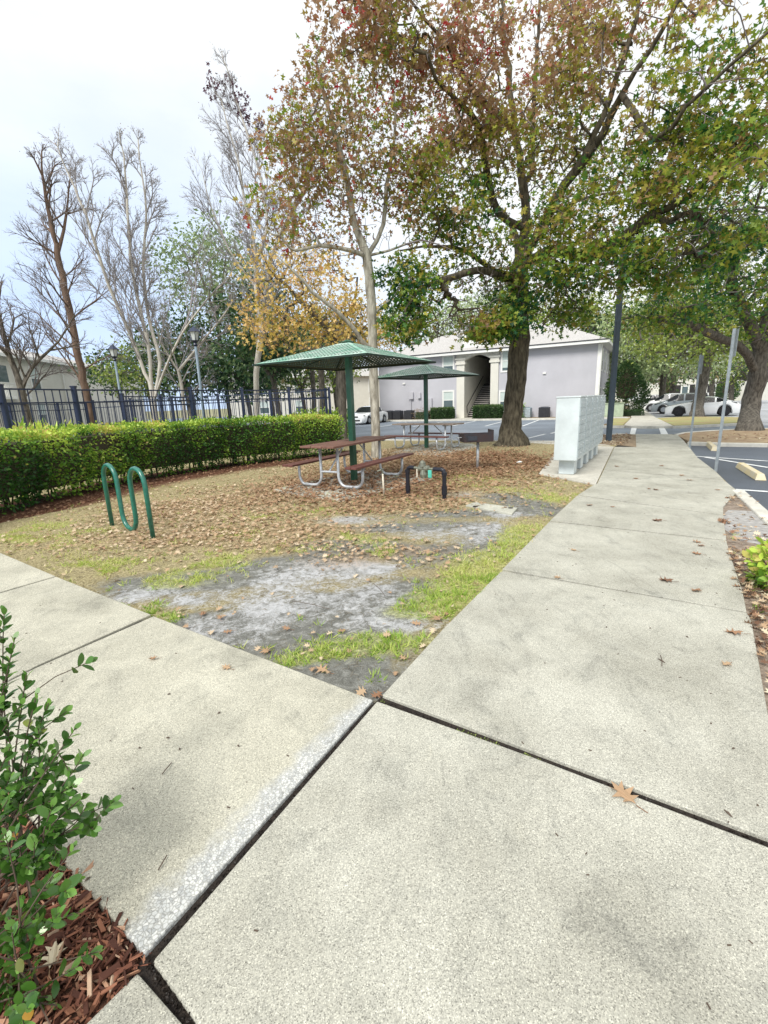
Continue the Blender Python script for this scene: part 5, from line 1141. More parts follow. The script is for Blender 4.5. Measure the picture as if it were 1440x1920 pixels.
bare(61, 'bare_crape_myrtle', 'bare multi-stemmed pale tree spreading like a fan between the lantern posts', pl_[:2],
     [([(-9.993, 21.000, 2.348), (-10.176, 21.000, 3.141), (-10.553, 21.000, 4.684), (-10.776, 20.600, 6.088), (-10.933, 20.200, 7.577), (-11.072, 20.000, 9.015), (-11.444, 20.000, 10.285)], .13, .02, None),
      ([(-9.964, 21.200, 4.255), (-10.218, 21.400, 6.232), (-10.295, 21.500, 7.921), (-10.148, 21.500, 9.519), (-9.932, 21.400, 11.574)], .12, .02, (-9.993, 21.000, 2.348)),
      ([(-9.554, 21.200, 3.579), (-9.939, 21.600, 5.401), (-10.072, 22.000, 7.634), (-9.684, 22.200, 9.753), (-9.670, 22.200, 11.735)], .10, .02, (-9.957, 21.000, 2.120)),
      ([(-9.089, 20.600, 3.299), (-7.941, 20.200, 4.699), (-6.744, 20.000, 5.836)], .05, .015, (-9.957, 21.000, 2.120))],
     [((-10.129, 21.400, 10.640), (2.0,1.6,1.7), 290), ((-11.287, 20.200, 9.643), (1.5,1.3,1.3), 120), ((-9.683, 21.800, 9.211), (1.8,1.5,1.6), 180), ((-11.009, 20.600, 7.887), (2.0,1.5,1.3), 130), ((-9.402, 21.200, 6.165), (2.0,1.6,1.6), 160), ((-9.378, 22.000, 11.829), (1.4,1.2,.8), 120), ((-8.140, 21.500, 8.057), (1.6,1.4,1.8), 110)], M['bark_white'], .16, leaf=M['twigleaf'], L=2.3, zs=3.6, ang=.55)
bare(62, 'bare_tree', 'bare brown tree at the left edge in front of the beige building', (-14.979, 20.000, 1.071)[:2],
     [([(-14.920, 20.000, 2.601), (-15.082, 20.000, 3.876), (-15.042, 19.800, 5.276), (-14.952, 19.600, 6.786)], .17, .05, None), ([(-15.203, 19.500, 4.440), (-15.448, 19.000, 5.159)], .07, .03, (-15.082, 20.000, 3.876)), ([(-14.515, 20.300, 3.459), (-13.393, 20.600, 4.514)], .05, .02, (-14.941, 20.000, 2.709))],
     [((-14.865, 19.800, 6.058), (1.5,1.4,1.7), 90), ((-14.775, 20.000, 4.281), (1.6,1.4,1.0), 70), ((-13.924, 20.400, 4.507), (1.2,1.2,.8), 40)], M['bark_grey'], .19, k=.2, L=2.2, zs=2.2, ang=.8)
bare(63, 'bare_tree', 'tall pale bare tree rising above the fan-shaped one, left of the rusty maple', (-6.336, 24.000, 1.634)[:2],
     [([(-6.130, 24.000, 3.181), (-5.674, 24.000, 5.164), (-5.746, 24.000, 7.087), (-5.637, 24.000, 8.702), (-5.881, 24.000, 10.712), (-6.065, 24.000, 12.426), (-6.383, 24.000, 13.880)], .16, .02, None), ([(-5.003, 24.000, 9.582), (-5.106, 24.200, 11.632), (-5.469, 24.300, 13.174), (-6.018, 24.400, 15.091), (-6.166, 24.400, 15.895)], .08, .015, (-5.660, 24.000, 8.475)), ([(-4.142, 24.000, 7.967), (-3.773, 24.400, 10.350), (-3.382, 24.600, 12.612)], .07, .015, (-5.741, 24.000, 6.614)), ([(-6.838, 24.000, 8.740), (-7.278, 23.600, 10.175)], .05, .015, (-5.746, 24.000, 7.087)), ([(-4.547, 24.000, 9.120), (-2.811, 24.600, 11.944), (-3.041, 24.600, 13.874)], .06, .015, (-5.734, 24.000, 5.895))],
     [((-6.012, 24.000, 11.791), (1.5,1.3,2.0), 120), ((-5.024, 24.000, 9.360), (2.4,2,2.2), 230), ((-3.522, 24.400, 10.343), (2.0,1.6,2.2), 160), ((-6.056, 24.200, 14.175), (.9,.9,1.3), 45), ((-6.813, 24.000, 8.966), (1.8,1.5,1.6), 120), ((-4.257, 24.000, 6.566), (2.2,1.6,1.6), 140)], M['bark_white'], .19, k=.6, L=2.4, zs=4.0, ang=.5)
for o_ in [q for q in bpy.data.objects if q.get('label', '').startswith('tall pale bare tree rising')]:
    rg2 = np.random.RandomState(5); P = []
    for c_, n_ in (((-6.957, 24.200, 15.605), 34), ((-6.852, 24.200, 15.106), 26), ((-6.236, 24.400, 15.698), 26), ((-6.007, 24.400, 15.191), 34), ((-5.643, 24.400, 14.573), 34), ((-5.565, 24.400, 14.160), 20), ((-4.936, 24.400, 13.935), 46), ((-5.281, 24.400, 13.383), 20)):
        P += [np.array(c_)-np.array([o_.location.x, o_.location.y, 0])+rg2.normal(0, 1, 3)*(.16, .2, .26) for _ in range(n_)]
    n_ = len(P); leaves_mesh('leaf_cluster', STAR, P, rg2.normal(0, .6, (n_, 3))+[0,0,-1], rg2.normal(0, 1, (n_, 3)), .20*(.6+.7*rg2.rand(n_)), .80+.2*rg2.rand(n_), mat_dark_leaf, o_)
bare(64, 'bare_tree', 'low bare scrubby tree with withered orange leaves beside the right lantern post', (-9.116, 22.000, 1.500)[:2],
     [([(-9.077, 22.000, 2.693), (-9.192, 22.000, 3.631)], .08, .05, None), ([(-7.873, 22.000, 4.502), (-6.790, 22.000, 5.585)], .05, .02, (-9.152, 22.000, 3.398)), ([(-9.782, 22.000, 4.565), (-9.887, 22.000, 5.464)], .05, .02, (-9.152, 22.000, 3.398))],
     [((-8.054, 22.000, 4.958), (2.2,1.6,1.8), 230), ((-9.716, 22.000, 5.013), (1.6,1.4,1.4), 110), ((-6.918, 22.000, 4.470), (1.4,1.2,1.4), 90)], M['bark_white'], .10, k=1.2, L=2.2, zs=1.5, ang=.8)
# dark hanging leaf sprig of the tree tops: trunks glimpsed through the fence end
for i, (p, q, lab) in enumerate((((-2.272, 26.000, 0.621), (-2.199, 26.000, 3.442), 'thin dark trunk seen under the nearer canopy'), ((-2.994, 24.000, 0.725), (-2.861, 24.000, 3.579), 'thin dark trunk left of the green umbrella post'), ((-4.218, 30.000, 0.529), (-4.138, 30.000, 4.100), 'grey trunk by the end post of the pool fence'))):
    bg_tree(70+i, 'slim_tree', lab, p[:2], [([q], .14, .10, None)], [((q[0], q[1], q[2]+1.2), (1.6,1.4,1.2), 60)], M['bark_grey'], M['greenleaf'], 8, .22, .35, tn(.5, .6), rtip=.015)
# conical evergreens
def cone(name, label, p, H, w, lm_, n=5200, size=.11, group=None):
    rg_ = np.random.RandomState(int(H*100)+n); t_ = rg_.rand(n)**.8; a = rg_.rand(n)*2*math.pi
    prof = np.sin(np.clip(t_*.93+.07, 0, 1)**.75*math.pi)**.6
    rr = w*prof*(.72+.3*rg_.rand(n))*(1+.10*np.sin(a*3+t_*9)); P = np.stack([rr*np.cos(a), rr*np.sin(a), t_*H], 1)
    D = np.stack([np.cos(a), np.sin(a), .4+0*a], 1)+rg_.normal(0, .5, (n, 3)); N = rg_.normal(0, 1, (n, 3))
    t = empty(name, (p[0],p[1],-.05), 0, label, 'shrub', group)
    leaves_mesh('foliage', DIAM, P, D, N, size*(.6+.8*rg_.rand(n)), .25+.5*rg_.rand(n), lm_, t)
    MB().lathe([(.06,0),(.05,H*.3),(w*.45,H*.35),(w*.5,H*.6),(w*.15,H*.85)], 8).build('stem', M['twig'], t)
cone('conical_shrub', 'big dark conical evergreen at the corner of the grey building', uv2(C0, 4.6, 1.5), 4.0, 1.45, M['greenleaf'], 9000, .15)
cone('conical_shrub', 'rounded dark evergreen against the cream wing, right of the porch', (54.211, 74.000, 0.480)[:2], 3.6, 1.5, M['greenleaf'], 2500, .25)
cone('conical_shrub', 'small dark evergreen against the far cream building', (60.677, 100.000, 0.524)[:2], 4.4, 1.3, M['greenleaf'], 1800, .3)
# clipped bushes by the stair
def boxbush(name, label, p, rz, sx, sy, h, lm_, n, size, mid=.3, group=None, core=True, rag=.04):
    t = empty(name, (p[0],p[1],-.03), rz, label, 'bush', group); rg_ = np.random.RandomState(n)
    A1, A2 = sx*sy, 2*(sx+sy)*h; top = rg_.rand(n) < A1/(A1+A2)*1.3
    x = rg_.uniform(-.5, .5, n)*sx; y = rg_.uniform(-.5, .5, n)*sy; z = rg_.uniform(0, 1, n)*h; D = rg_.normal(0, .55, (n, 3))
    side = rg_.randint(0, 4, n)
    x = np.where(~top & (side == 0), -sx/2, x); x = np.where(~top & (side == 1), sx/2, x); y = np.where(~top & (side == 2), -sy/2, y); y = np.where(~top & (side == 3), sy/2, y); z = np.where(top, h, z)
    D[:, 0] += x/sx*1.4; D[:, 1] += y/sy*1.4; D[:, 2] += np.where(top, 1, .2)
    P = np.stack([x, y, z], 1)+rg_.normal(0, rag, (n, 3))
    leaves_mesh('foliage', DIAM, P, D, rg_.normal(0, 1, (n, 3)), size*(.6+.8*rg_.rand(n)), mid+.35*(rg_.rand(n)-.5)+.2*top, lm_, t)
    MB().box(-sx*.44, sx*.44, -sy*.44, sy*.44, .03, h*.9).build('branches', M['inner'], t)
    return t
boxbush('clipped_bush', 'dark clipped box bush left of the stair entrance', uv(C0, -9.3, -1.3), brz, 1.7, 1.0, .85, M['greenleaf'], 4500, .12, .45, 'clipped bushes by the stairs')
boxbush('clipped_bush', 'dark clipped box bush right of the stair entrance', uv(C0, -5.3, -1.3), brz, 2.1, 1.0, .95, M['greenleaf'], 5500, .12, .45, 'clipped bushes by the stairs')
boxbush('round_bush', 'lighter green bush right of the oak trunk, against the grey building', uv(C0, -3.1, -1.0), brz, 1.1, .9, 1.0, M['hedgeleaf'], 1500, .10, .45, rag=.09)
boxbush('dry_bush', 'thin brownish bush below the meter boxes', uv(C0, -11.3, -1.0), brz, 1.4, .7, .7, M['twigleaf'], 500, .10, .5, rag=.12)
boxbush('low_shrub', 'low dark shrub at the foot of the conical evergreen', uv(C0, 5.2, -.6), brz, 1.3, .7, .35, M['greenleaf'], 800, .09, .3)
boxbush('low_shrub', 'pale green bushes behind the fence end, near the white sedan', (-2.828, 22.000, 1.042), 0, 2.4, 1.2, 1.1, M['hedgeleaf'], 2200, .12, .45, rag=.12)
boxbush('low_shrub', 'low green hedge row behind the inner fence panel', (-8.250, 19.000, 1.102), .4, 5, .9, .9, M['greenleaf'], 3200, .11, .55, rag=.1)
# far hedge on the other side of the pool and sago-like plants
for i, (p, lab) in enumerate((((-8.477, 10.800, 1.314), 'yellow green strap-leaved plant behind the fence at the left edge'), ((-8.288, 11.200, 1.287), 'yellow green strap-leaved plant behind the fence, second from the left'), ((-8.088, 11.600, 1.260), 'yellow green strap-leaved plant behind the fence, left of the post'))):
    n = 90; rg_ = np.random.RandomState(90+i); a = rg_.rand(n)*2*math.pi; D = np.stack([np.cos(a), np.sin(a), .8+rg_.rand(n)], 1); t = empty('strap_leaved_plant', (p[0],p[1],.5), 0, lab, 'plant', 'yellow green plants behind the fence')
    leaves_mesh('foliage', DIAM, rg_.normal(0, .07, (n, 3))+[0,0,.25], D, rg_.normal(0, 1, (n, 3))+[0,0,1], .55+.25*rg_.rand(n), .55+.4*rg_.rand(n), M['hedgeleaf'], t, wid=.28)
    MB().lathe([(.09,-.55),(.07,.28)], 8).build('stem', M['twig'], t)

# ---- long clipped hedge
def hedge(foot, th, h0, h1, label):
    t = empty('clipped_hedge', (foot[1][0], foot[1][1], 0), 0, label, 'hedge'); o = np.array([foot[1][0], foot[1][1], 0.]); rg_ = np.random.RandomState(4)
    P, D, Nn, S, Ti = [], [], [], [], []; core = MB(); seg = list(zip(foot, foot[1:])); Ls = [math.hypot(b_[0]-a[0], b_[1]-a[1]) for a, b_ in seg]; Lt = sum(Ls); run = 0
    offs = []
    for i in range(len(foot)):
        a = foot[max(i-1, 0)]; b_ = foot[min(i+1, len(foot)-1)]; d = np.array([b_[0]-a[0], b_[1]-a[1]]); d /= np.linalg.norm(d); offs.append(np.array([-d[1], d[0]]))
    for i, ((a, b_), l) in enumerate(zip(seg, Ls)):
        hA, hB = h0+(h1-h0)*run/Lt, h0+(h1-h0)*(run+l)/Lt
        na, nb = offs[i], offs[i+1]; a = np.array(a); b_ = np.array(b_)
        n = int(2900*l)
        u = rg_.rand(n); kind = rg_.rand(n); fr = kind < .52; tp = (kind >= .52) & (kind < .93); bk = kind >= .93
        v = rg_.rand(n); h = hA+(hB-hA)*u; nn = na[None]*(1-u[:, None])+nb[None]*u[:, None]; base_ = a[None]*(1-u[:, None])+b_[None]*u[:, None]
        zz = np.where(tp, h, .03+(h-.03)*v); w = np.where(fr, .0, np.where(bk, th, th*v))
        bulge = .10*np.sin(run*2.1+u*l*2.1)*np.cos(zz*3)+.06*np.sin((run+u*l)*5.3)
        w = w+np.where(fr, bulge*.6+.10*(1-np.clip(zz/.5, 0, 1)), 0)+np.where(fr, .10*np.clip((zz-h+.15)/.15, 0, 1), 0)
        thin = fr & (zz < .3) & (rg_.rand(n) < .22); x = base_+nn*w[:, None]
        p = np.stack([x[:, 0], x[:, 1], zz+np.where(tp, .03*np.sin((run+u*l)*4)+.02*np.sin((run+u*l)*11), 0)], 1)+rg_.normal(0, .035, (n, 3))
        sprout = tp & (rg_.rand(n) < .03); p[:, 2] += sprout*rg_.rand(n)*.12
        d = rg_.normal(0, .6, (n, 3)); d[:, :2] -= nn*np.where(fr, .9, 0)[:, None]; d[:, 2] += np.where(tp, .8, .15)
        N_ = rg_.normal(0, .5, (n, 3)); N_[:, :2] -= nn*np.where(fr, 1.0, 0)[:, None]; N_[:, 2] += np.where(tp, 1, .6)
        cl = np.array([vn(px*2.2+3, pz*2.2+run) for px, pz in zip((run+u*l), zz)])
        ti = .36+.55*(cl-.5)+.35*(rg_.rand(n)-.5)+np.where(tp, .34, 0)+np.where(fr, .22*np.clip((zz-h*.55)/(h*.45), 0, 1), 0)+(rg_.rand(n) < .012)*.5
        dp = (-5.530, 9.500, 0.980); dd2 = ((p[:, 0]-dp[0])/.5)**2+((p[:, 1]-dp[1])/.7)**2+((p[:, 2]-1.0)/.25)**2; thin = thin | ((dd2 < 1) & (rg_.rand(n) < .7)); k_ = ~thin; P.append(p[k_]); D.append(d[k_]); Nn.append(N_[k_]); S.append(.062*(.55+.7*rg_.rand(n))[k_]); Ti.append(ti[k_])
        # inner branch mass: many stems
        for q in range(int(l*16)):
            uu = rg_.rand(); ww = rg_.uniform(.25, .8)*th; hh = hA*.9; pp = a+(b_-a)*uu+na*ww; tw = rg_.normal(0, .16, 2)
            core.tube([(pp[0]-o[0], pp[1]-o[1], -.05), (pp[0]-o[0]+tw[0]*.5, pp[1]-o[1]+tw[1]*.5, hh*.45), (pp[0]-o[0]+tw[0]*1.4, pp[1]-o[1]+tw[1]*1.4, hh*.95)], [.014,.011,.005], 4)
        f = .20; q0, q1, q2, q3 = a+na*f, b_+nb*f, b_+nb*(th-.12), a+na*(th-.12)
        core.prism([tuple(q-o[:2]) for q in (q0, q1, q2, q3)], .22, min(hA, hB)-.12)
        run += l
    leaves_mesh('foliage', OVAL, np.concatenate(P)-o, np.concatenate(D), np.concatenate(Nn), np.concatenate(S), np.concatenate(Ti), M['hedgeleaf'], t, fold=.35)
    core.build('branches', mat('hedge_branches', (.07,.06,.04), .95, .5, 30), t)
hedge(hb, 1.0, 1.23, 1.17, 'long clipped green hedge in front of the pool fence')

# ---- foreground shrub at the left, sprigs placed in space
def sprig_plant(name, label, base, tips, leaf, lsize, seed, nl=11, mid=.45):
    T_ = empty(name, base, 0, label, 'shrub'); rg_ = np.random.RandomState(seed); b0 = np.array([base[0], base[1], 0.])
    st = MB(); P, D, N_, S, Ti = [], [], [], [], []
    for tip in tips:
        tip = np.array(tip)-b0; r0_ = rg_.normal(0, .10, 3)*(1, 1, 0)
        mid_ = r0_*.5+tip*.5+np.array([0, 0, .05])+rg_.normal(0, .03, 3); pts = []
        for i in range(9):
            f = i/8; pts.append((1-f)**2*(r0_+[0,0,-.05])+2*f*(1-f)*mid_+f*f*tip)
        st.tube([tuple(p) for p in pts], [.0045-.0028*i/8 for i in range(9)], 5)
        subs = [pts]
        for s_ in range(1 if seed == 3 else 2):
            k = rg_.randint(4, 8); q0 = pts[k]; d = (pts[-1]-pts[3]); d /= np.linalg.norm(d); q2 = q0+(d+rg_.normal(0, .65, 3))*rg_.uniform(.07, .15); q1 = (q0+q2)/2+rg_.normal(0, .008, 3)
            st.tube([tuple(q0), tuple(q1), tuple(q2)], [.0025,.002,.0012], 4); subs.append([q0, q0*.5+q1*.5, q1, q1*.5+q2*.5, q2])
        for sp_ in subs:
            e = sp_[-1]; ax = sp_[-1]-sp_[-3]; ax /= np.linalg.norm(ax); a0 = ax*0+rg_.normal(0, 1, 3); s1 = np.cross(ax, a0); s1 /= np.linalg.norm(s1); s2 = np.cross(ax, s1)
            m_ = nl if sp_ is pts else 6
            for i in range(m_):
                f = i/m_; th = i*2.4; back = .008+f*(.17 if sp_ is pts else .07)
                p = e-ax*back; q = s1*math.cos(th)+s2*math.sin(th); open_ = .45+.9*f
                dd_ = ax*math.cos(open_)+q*math.sin(open_)+rg_.normal(0, .15, 3)+np.array([0,0,-.08])
                P.append(p); D.append(dd_); N_.append(ax*math.sin(open_)-q*math.cos(open_)*1.0+np.array([0,0,.4])); S.append(lsize*(.5+.55*min(1, f*2+.3))*(.85+.3*rg_.rand())); Ti.append(mid+.3*(rg_.rand()-.5)-.15*f+(.5 if rg_.rand() < .025 else 0)+.2*(i < 3))
    leaves_mesh('foliage', [(0,0),(.13,.12),(.25,.35),(.28,.58),(.19,.82),(.0,1.0),(-.19,.82),(-.28,.58),(-.25,.35),(-.13,.12)], P, D, N_, S, Ti, leaf, T_, fold=.3)
    st.build('stems', M['twig'], T_); return T_
tips = [(-1.445, 1.620, 0.857), (-1.324, 1.500, 0.803), (-1.364, 1.500, 0.710), (-1.269, 1.450, 0.691), (-1.356, 1.450, 0.635), (-1.206, 1.400, 0.643), (-1.269, 1.400, 0.604), (-1.157, 1.380, 0.618), (-1.312, 1.380, 0.568), (-1.186, 1.350, 0.544), (-1.046, 1.330, 0.555), (-1.201, 1.330, 0.509), (-1.247, 1.300, 0.516), (-1.113, 1.300, 0.486), (-1.151, 1.280, 0.448), (-1.103, 1.300, 0.448),
        (-1.223, 1.250, 0.448), (-1.187, 1.250, 0.416), (-1.030, 1.220, 0.418), (-1.001, 1.220, 0.437), (-1.062, 1.200, 0.399), (-0.959, 1.200, 0.415), (-1.008, 1.200, 0.376), (-1.202, 1.200, 0.405), (-1.032, 1.180, 0.328), (-0.982, 1.180, 0.315), (-0.942, 1.180, 0.303), (-1.045, 1.150, 0.311), (-1.182, 1.150, 0.317), (-1.014, 1.120, 0.284), (-1.046, 1.100, 0.290), (-1.161, 1.120, 0.270), (-1.074, 1.080, 0.276), (-1.010, 1.080, 0.243),
        (-0.912, 1.030, 0.176), (-1.027, 1.000, 0.184), (-1.089, 1.000, 0.207), (-1.067, 1.000, 0.137), (-0.967, 0.930, 0.015), (-1.028, 0.940, 0.041), (-1.086, 0.970, 0.114), (-1.066, 0.920, -0.003), (-0.934, 0.920, 0.000)]
sprig_plant('glossy_shrub', 'glossy green leggy shrub at the lower left corner, beside the left pavement', (-1.42,1.18), tips[:34], M['bushleaf'], .044, 3, nl=13, mid=.38)
sprig_plant('glossy_shrub', 'low glossy green sprigs over the red mulch at the bottom left', (-1.12,.93), tips[34:], M['bushleaf'], .036, 8, nl=13, mid=.45)
# bush at the right edge
n = 900; rg_ = np.random.RandomState(6); c0 = (3.271, 3.450, 0.149); dirs = rg_.normal(0, 1, (n, 3)); dirs /= np.linalg.norm(dirs, axis=1, keepdims=True); P = dirs*np.array([.26,.30,.23])*(.75+.35*rg_.rand(n))[:, None]
t = empty('yellow_green_bush', (c0[0],c0[1],0), 0, 'bright yellow green bush cut off by the right edge, beside the kerb', 'bush')
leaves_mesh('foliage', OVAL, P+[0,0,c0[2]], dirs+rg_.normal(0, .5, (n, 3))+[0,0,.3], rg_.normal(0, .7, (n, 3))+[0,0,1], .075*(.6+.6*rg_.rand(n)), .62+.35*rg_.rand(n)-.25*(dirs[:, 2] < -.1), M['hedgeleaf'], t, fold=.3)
mb = MB()
for i in range(14):
    q = rg_.normal(0, .09, 2); mb.tube([(q[0]*.4,q[1]*.4,-.05),(q[0],q[1],c0[2]*.6),(q[0]*2,q[1]*2,c0[2]+.1)], [.008,.006,.003], 5)
mb.build('stems', M['twig'], t)

# ================================================================ GROUND COVER
rg_ = np.random.RandomState(12)
pave = [[(-8,8.2),(-4.43,5.12),(-1.83,3.34),(-.07,2.24),(1.09,4.11),(2.14,5.81),(3.16,7.38),(3.86,8.27),(3.27,9.65),(6.3,15.3),(9.9,18.7),(11.4,18.0),(7.8,11.4),(5.75,7.4),(4.76,6.32),(3.38,4.3),(2.56,2.97),(1.9,2.0),(1,-1),(-3,-1),(-.74,1.03),(-1.66,1.65),(-8,6.2)]]
def on_pave(x, y): return inpoly(x, y, pave[0])
def lawn_ok(x, y): return inpoly(x, y, lawnP) and not on_pave(x, y)
# fallen oak leaves over the lawn (a carpet nobody could count)
P, S, Ti, cnt = [], [], [], 0
for _ in range(140000):
    y = 2.0+16*rg_.rand()**1.15; x = -7+13*rg_.rand()
    if not lawn_ok(x, y) or hedge_d(x, y) < .02: continue
    c = cover(x, y); dens = min(1, c[2]*1.7*(.35+fbm(x*2.3+20, y*2.3)*1.3)+.45*c[3])*(1-.75*c[0])
    dens = dens*dens*1.2+.015
    if rg_.rand() > dens*min(1, .30+.06*y): continue
    P.append((x, y, -.022+.03*rg_.rand())); br = min(1, blob(x, y, -.2, 9.2, 2.0, 2.2)*1.3+blob(x, y, 3.3, 12.5, 2.6, 3.0)); S.append((.062+.02*br)*(.5+.8*rg_.rand())); Ti.append(.62+.36*(rg_.rand()-.35)-.34*br-(.45 if c[3] > .5 else 0)); cnt += 1
    if cnt > 27000: break
n = len(P); a = rg_.rand(n)*2*math.pi; D = np.stack([np.cos(a), np.sin(a), rg_.normal(0, .22, n)], 1); N_ = rg_.normal(0, .28, (n, 3))+[0,0,1]
tag(leaves_mesh('leaf_litter', OAK, P, D, N_, S, Ti, M['litter'], fold=.5), 'carpet of dry brown oak leaves lying over the lawn', 'fallen leaves', kind='stuff')
# leaves on the right bed, lamp bed and island
P, S, Ti = [], [], []
bedP = [(1.9,1.9),(2.56,2.97),(3.38,4.3),(4.2,5.55),(4.5,4.95),(2.4,.5),(1.6,.6)]
for poly, n_, s_ in ((bedP, 9000, .062), ([(6.9,15.35),(7.7,14.5),(9.9,18.4),(9.0,18.6),(8.3,17.95),(7.45,16.9)], 700, .09), ([(10.6,15.6),(24,9.6),(24,15.2),(12.2,17.2)], 1500, .10), ([(5.7,7.0),(5.1,6.0),(4.85,6.4),(5.55,7.3)], 60, .07)):
    xs_ = [p[0] for p in poly]; ys_ = [p[1] for p in poly]; k_ = 0
    while k_ < n_:
        x, y = rg_.uniform(min(xs_), max(xs_)), rg_.uniform(min(ys_), max(ys_))
        if inpoly(x, y, poly) and not (poly is bedP and 4.45 < y < 5.4 and rg_.rand() < .9): P.append((x, y, -.01+.03*rg_.rand())); S.append(s_*(.6+.7*rg_.rand())); Ti.append(rg_.rand())
        k_ += 1
n = len(P); a = rg_.rand(n)*2*math.pi; D = np.stack([np.cos(a), np.sin(a), rg_.normal(0, .3, n)], 1)
tag(leaves_mesh('bed_leaf_litter', OAK, P, D, rg_.normal(0, .35, (n, 3))+[0,0,1], S, Ti, M['litter'], fold=.5), 'dry brown leaves heaped along the beds beside the pavement', 'fallen leaves', kind='stuff')
# grass tufts
P, D, S, Ti = [], [], [], []; cnt = 0
for _ in range(60000):
    y = 2.0+8*rg_.rand()**1.2; x = -6+10*rg_.rand()
    if not lawn_ok(x, y) or hedge_d(x, y) < .5: continue
    c = cover(x, y); g_ = c[1]*(1-.7*c[0]); g_ = max(0, g_-.16)*1.5*max(0, 2.2*fbm(x*5, y*5)-.55)+.03*(c[0] < .3)
    if rg_.rand() > g_: continue
    for k_ in range(9 if y < 5 else 5):
        P.append((x+rg_.normal(0,.018), y+rg_.normal(0,.018), -.03)); D.append((rg_.normal(0,.7), rg_.normal(0,.7), .75)); S.append((.055 if y < 5 else .05)*(.5+.8*rg_.rand())); Ti.append(.30+.5*rg_.rand()+.22*(y > 4.0)+.3*(fbm(x*1.1+40, y*1.1)-.4))
    cnt += 1
    if cnt > 8500: break
tag(leaves_mesh('grass', [(.045,0),(.035,.55),(0,1),(-.035,.55),(-.045,0)], P, D, rg_.normal(0, 1, (len(P), 3)), S, Ti, M['grass'], wid=1.3), 'patchy green grass tufts along the pavement edges and in the dirt', 'grass', kind='stuff')
# red mulch at the bottom left
mpoly = [(-3.2,2.55),(-1.686, 1.658),(-1.177, 1.317),(-0.753, 1.031),(-.80,.96),(-0.767, 0.992),(-1.1,.4),(-3.2,.4)]
mp_ = MB(); mp_.prism(mpoly, -.2, -.03); struct('mulch_bed', mp_, M['mulchsoil'])
P, D, S, Ti = [], [], [], []
while len(P) < 9500:
    x, y = rg_.uniform(-1.9, -.7), rg_.uniform(.55, 1.9)
    if not inpoly(x, y, mpoly): continue
    P.append((x, y, -.032+.035*rg_.rand())); a = rg_.rand()*2*math.pi; D.append((math.cos(a), math.sin(a), rg_.normal(0, .25))); S.append(.016+.042*rg_.rand()**2); Ti.append(min(1, rg_.rand()**1.3))
chips = MB()
for p, d, s_, ti in zip(P, D, S, Ti):
    d = Vector(d).normalized(); u_ = d.orthogonal().normalized(); u_ = Matrix.Rotation(rg_.rand()*6.28, 3, d) @ u_; w_ = d.cross(u_); wd_, th_ = s_*rg_.uniform(.05, .20), s_*.04; p = Vector(p)
    vs_ = [p-u_*wd_-w_*th_, p+u_*wd_-w_*th_, p+u_*wd_*.8+w_*th_, p-u_*wd_*.8+w_*th_]; e = d*s_
    vv = [tuple(q) for q in vs_]+[tuple(q+e*(1+.2*rg_.normal())) for q in vs_]
    chips.add(vv, [(3,2,1,0),(4,5,6,7),(0,1,5,4),(1,2,6,5),(2,3,7,6),(3,0,4,7)], ti)
tag(chips.build('mulch_chips', M['chip']), 'shredded red brown bark mulch under the glossy shrub', 'mulch', kind='stuff')
# debris and moss in the wide joints
P, D, S, Ti = [], [], [], []
for a, bb, n_, w_ in (((-0.062, 2.215), (1.326, 1.315), 700, .009), ((-0.087, 2.184), (-0.739, 1.025), 500, .012), ((-0.737, 1.020), (-0.553, 0.871), 300, .014)):
    for i in range(n_):
        f = rg_.rand(); nx_, ny_ = -(bb[1]-a[1]), bb[0]-a[0]; l_ = math.hypot(nx_, ny_); o_ = rg_.normal(0, w_*.5)
        P.append((a[0]+(bb[0]-a[0])*f+nx_/l_*o_, a[1]+(bb[1]-a[1])*f+ny_/l_*o_, -.014)); D.append(rg_.normal(0, 1, 3)); S.append(.010*(.5+rg_.rand())); Ti.append((.5+.5*rg_.rand()) if fbm(f*9+n_, 3) > .55 and n_ == 700 and f < .6 else .0)
tag(leaves_mesh('joint_moss', DIAM, P, D, rg_.normal(0, 1, (len(P), 3)), S, np.array(Ti), leafmat('moss', [(0, (.02,.015,.012)), (.4, (.03,.025,.015)), (.5, (.12,.17,.04)), (1, (.25,.30,.08))], trans=0)), 'dark crumbs and moss packed in the joints of the pavement', 'moss', kind='stuff')
# single fallen leaves, twigs and acorns lying on the pavement
def bent_leaf(px, size, rz, ti, label, curl=.35, shape=OAK, z=.004, name='fallen_leaf'):
    x, y = px; rg2 = np.random.RandomState(int(abs(x*1000)+abs(y*777)) % 9999); mb = MB()
    vs_ = []
    for (a, b_) in shape: vs_.append((a*size, (b_-.5)*size, size*(curl*(a*a*.9+.22*(2*b_-1)**2+.12*math.sin(a*9+b_*5))+.02*rg2.normal()+.02)))
    n_ = len(vs_); h_ = n_//2; mb.add(vs_, [tuple(range(0, h_+1)), tuple(range(h_, n_))+(0,)], ti)
    mb.tube([(0,-.5*size,.01*size),(.03*size,-.72*size,.03*size),(.01,-.85*size,.02*size)], .008*size+.0006, 4); mb.t += [ti*.5]*(len(mb.f)-len(mb.t))
    o = mb.build(name, M['litter']); o.location = (x, y, z); o.rotation_euler = (rg2.normal()*.06, rg2.normal()*.06, rz); tag(o, label, 'leaf', 'single leaves fallen on the pavement')
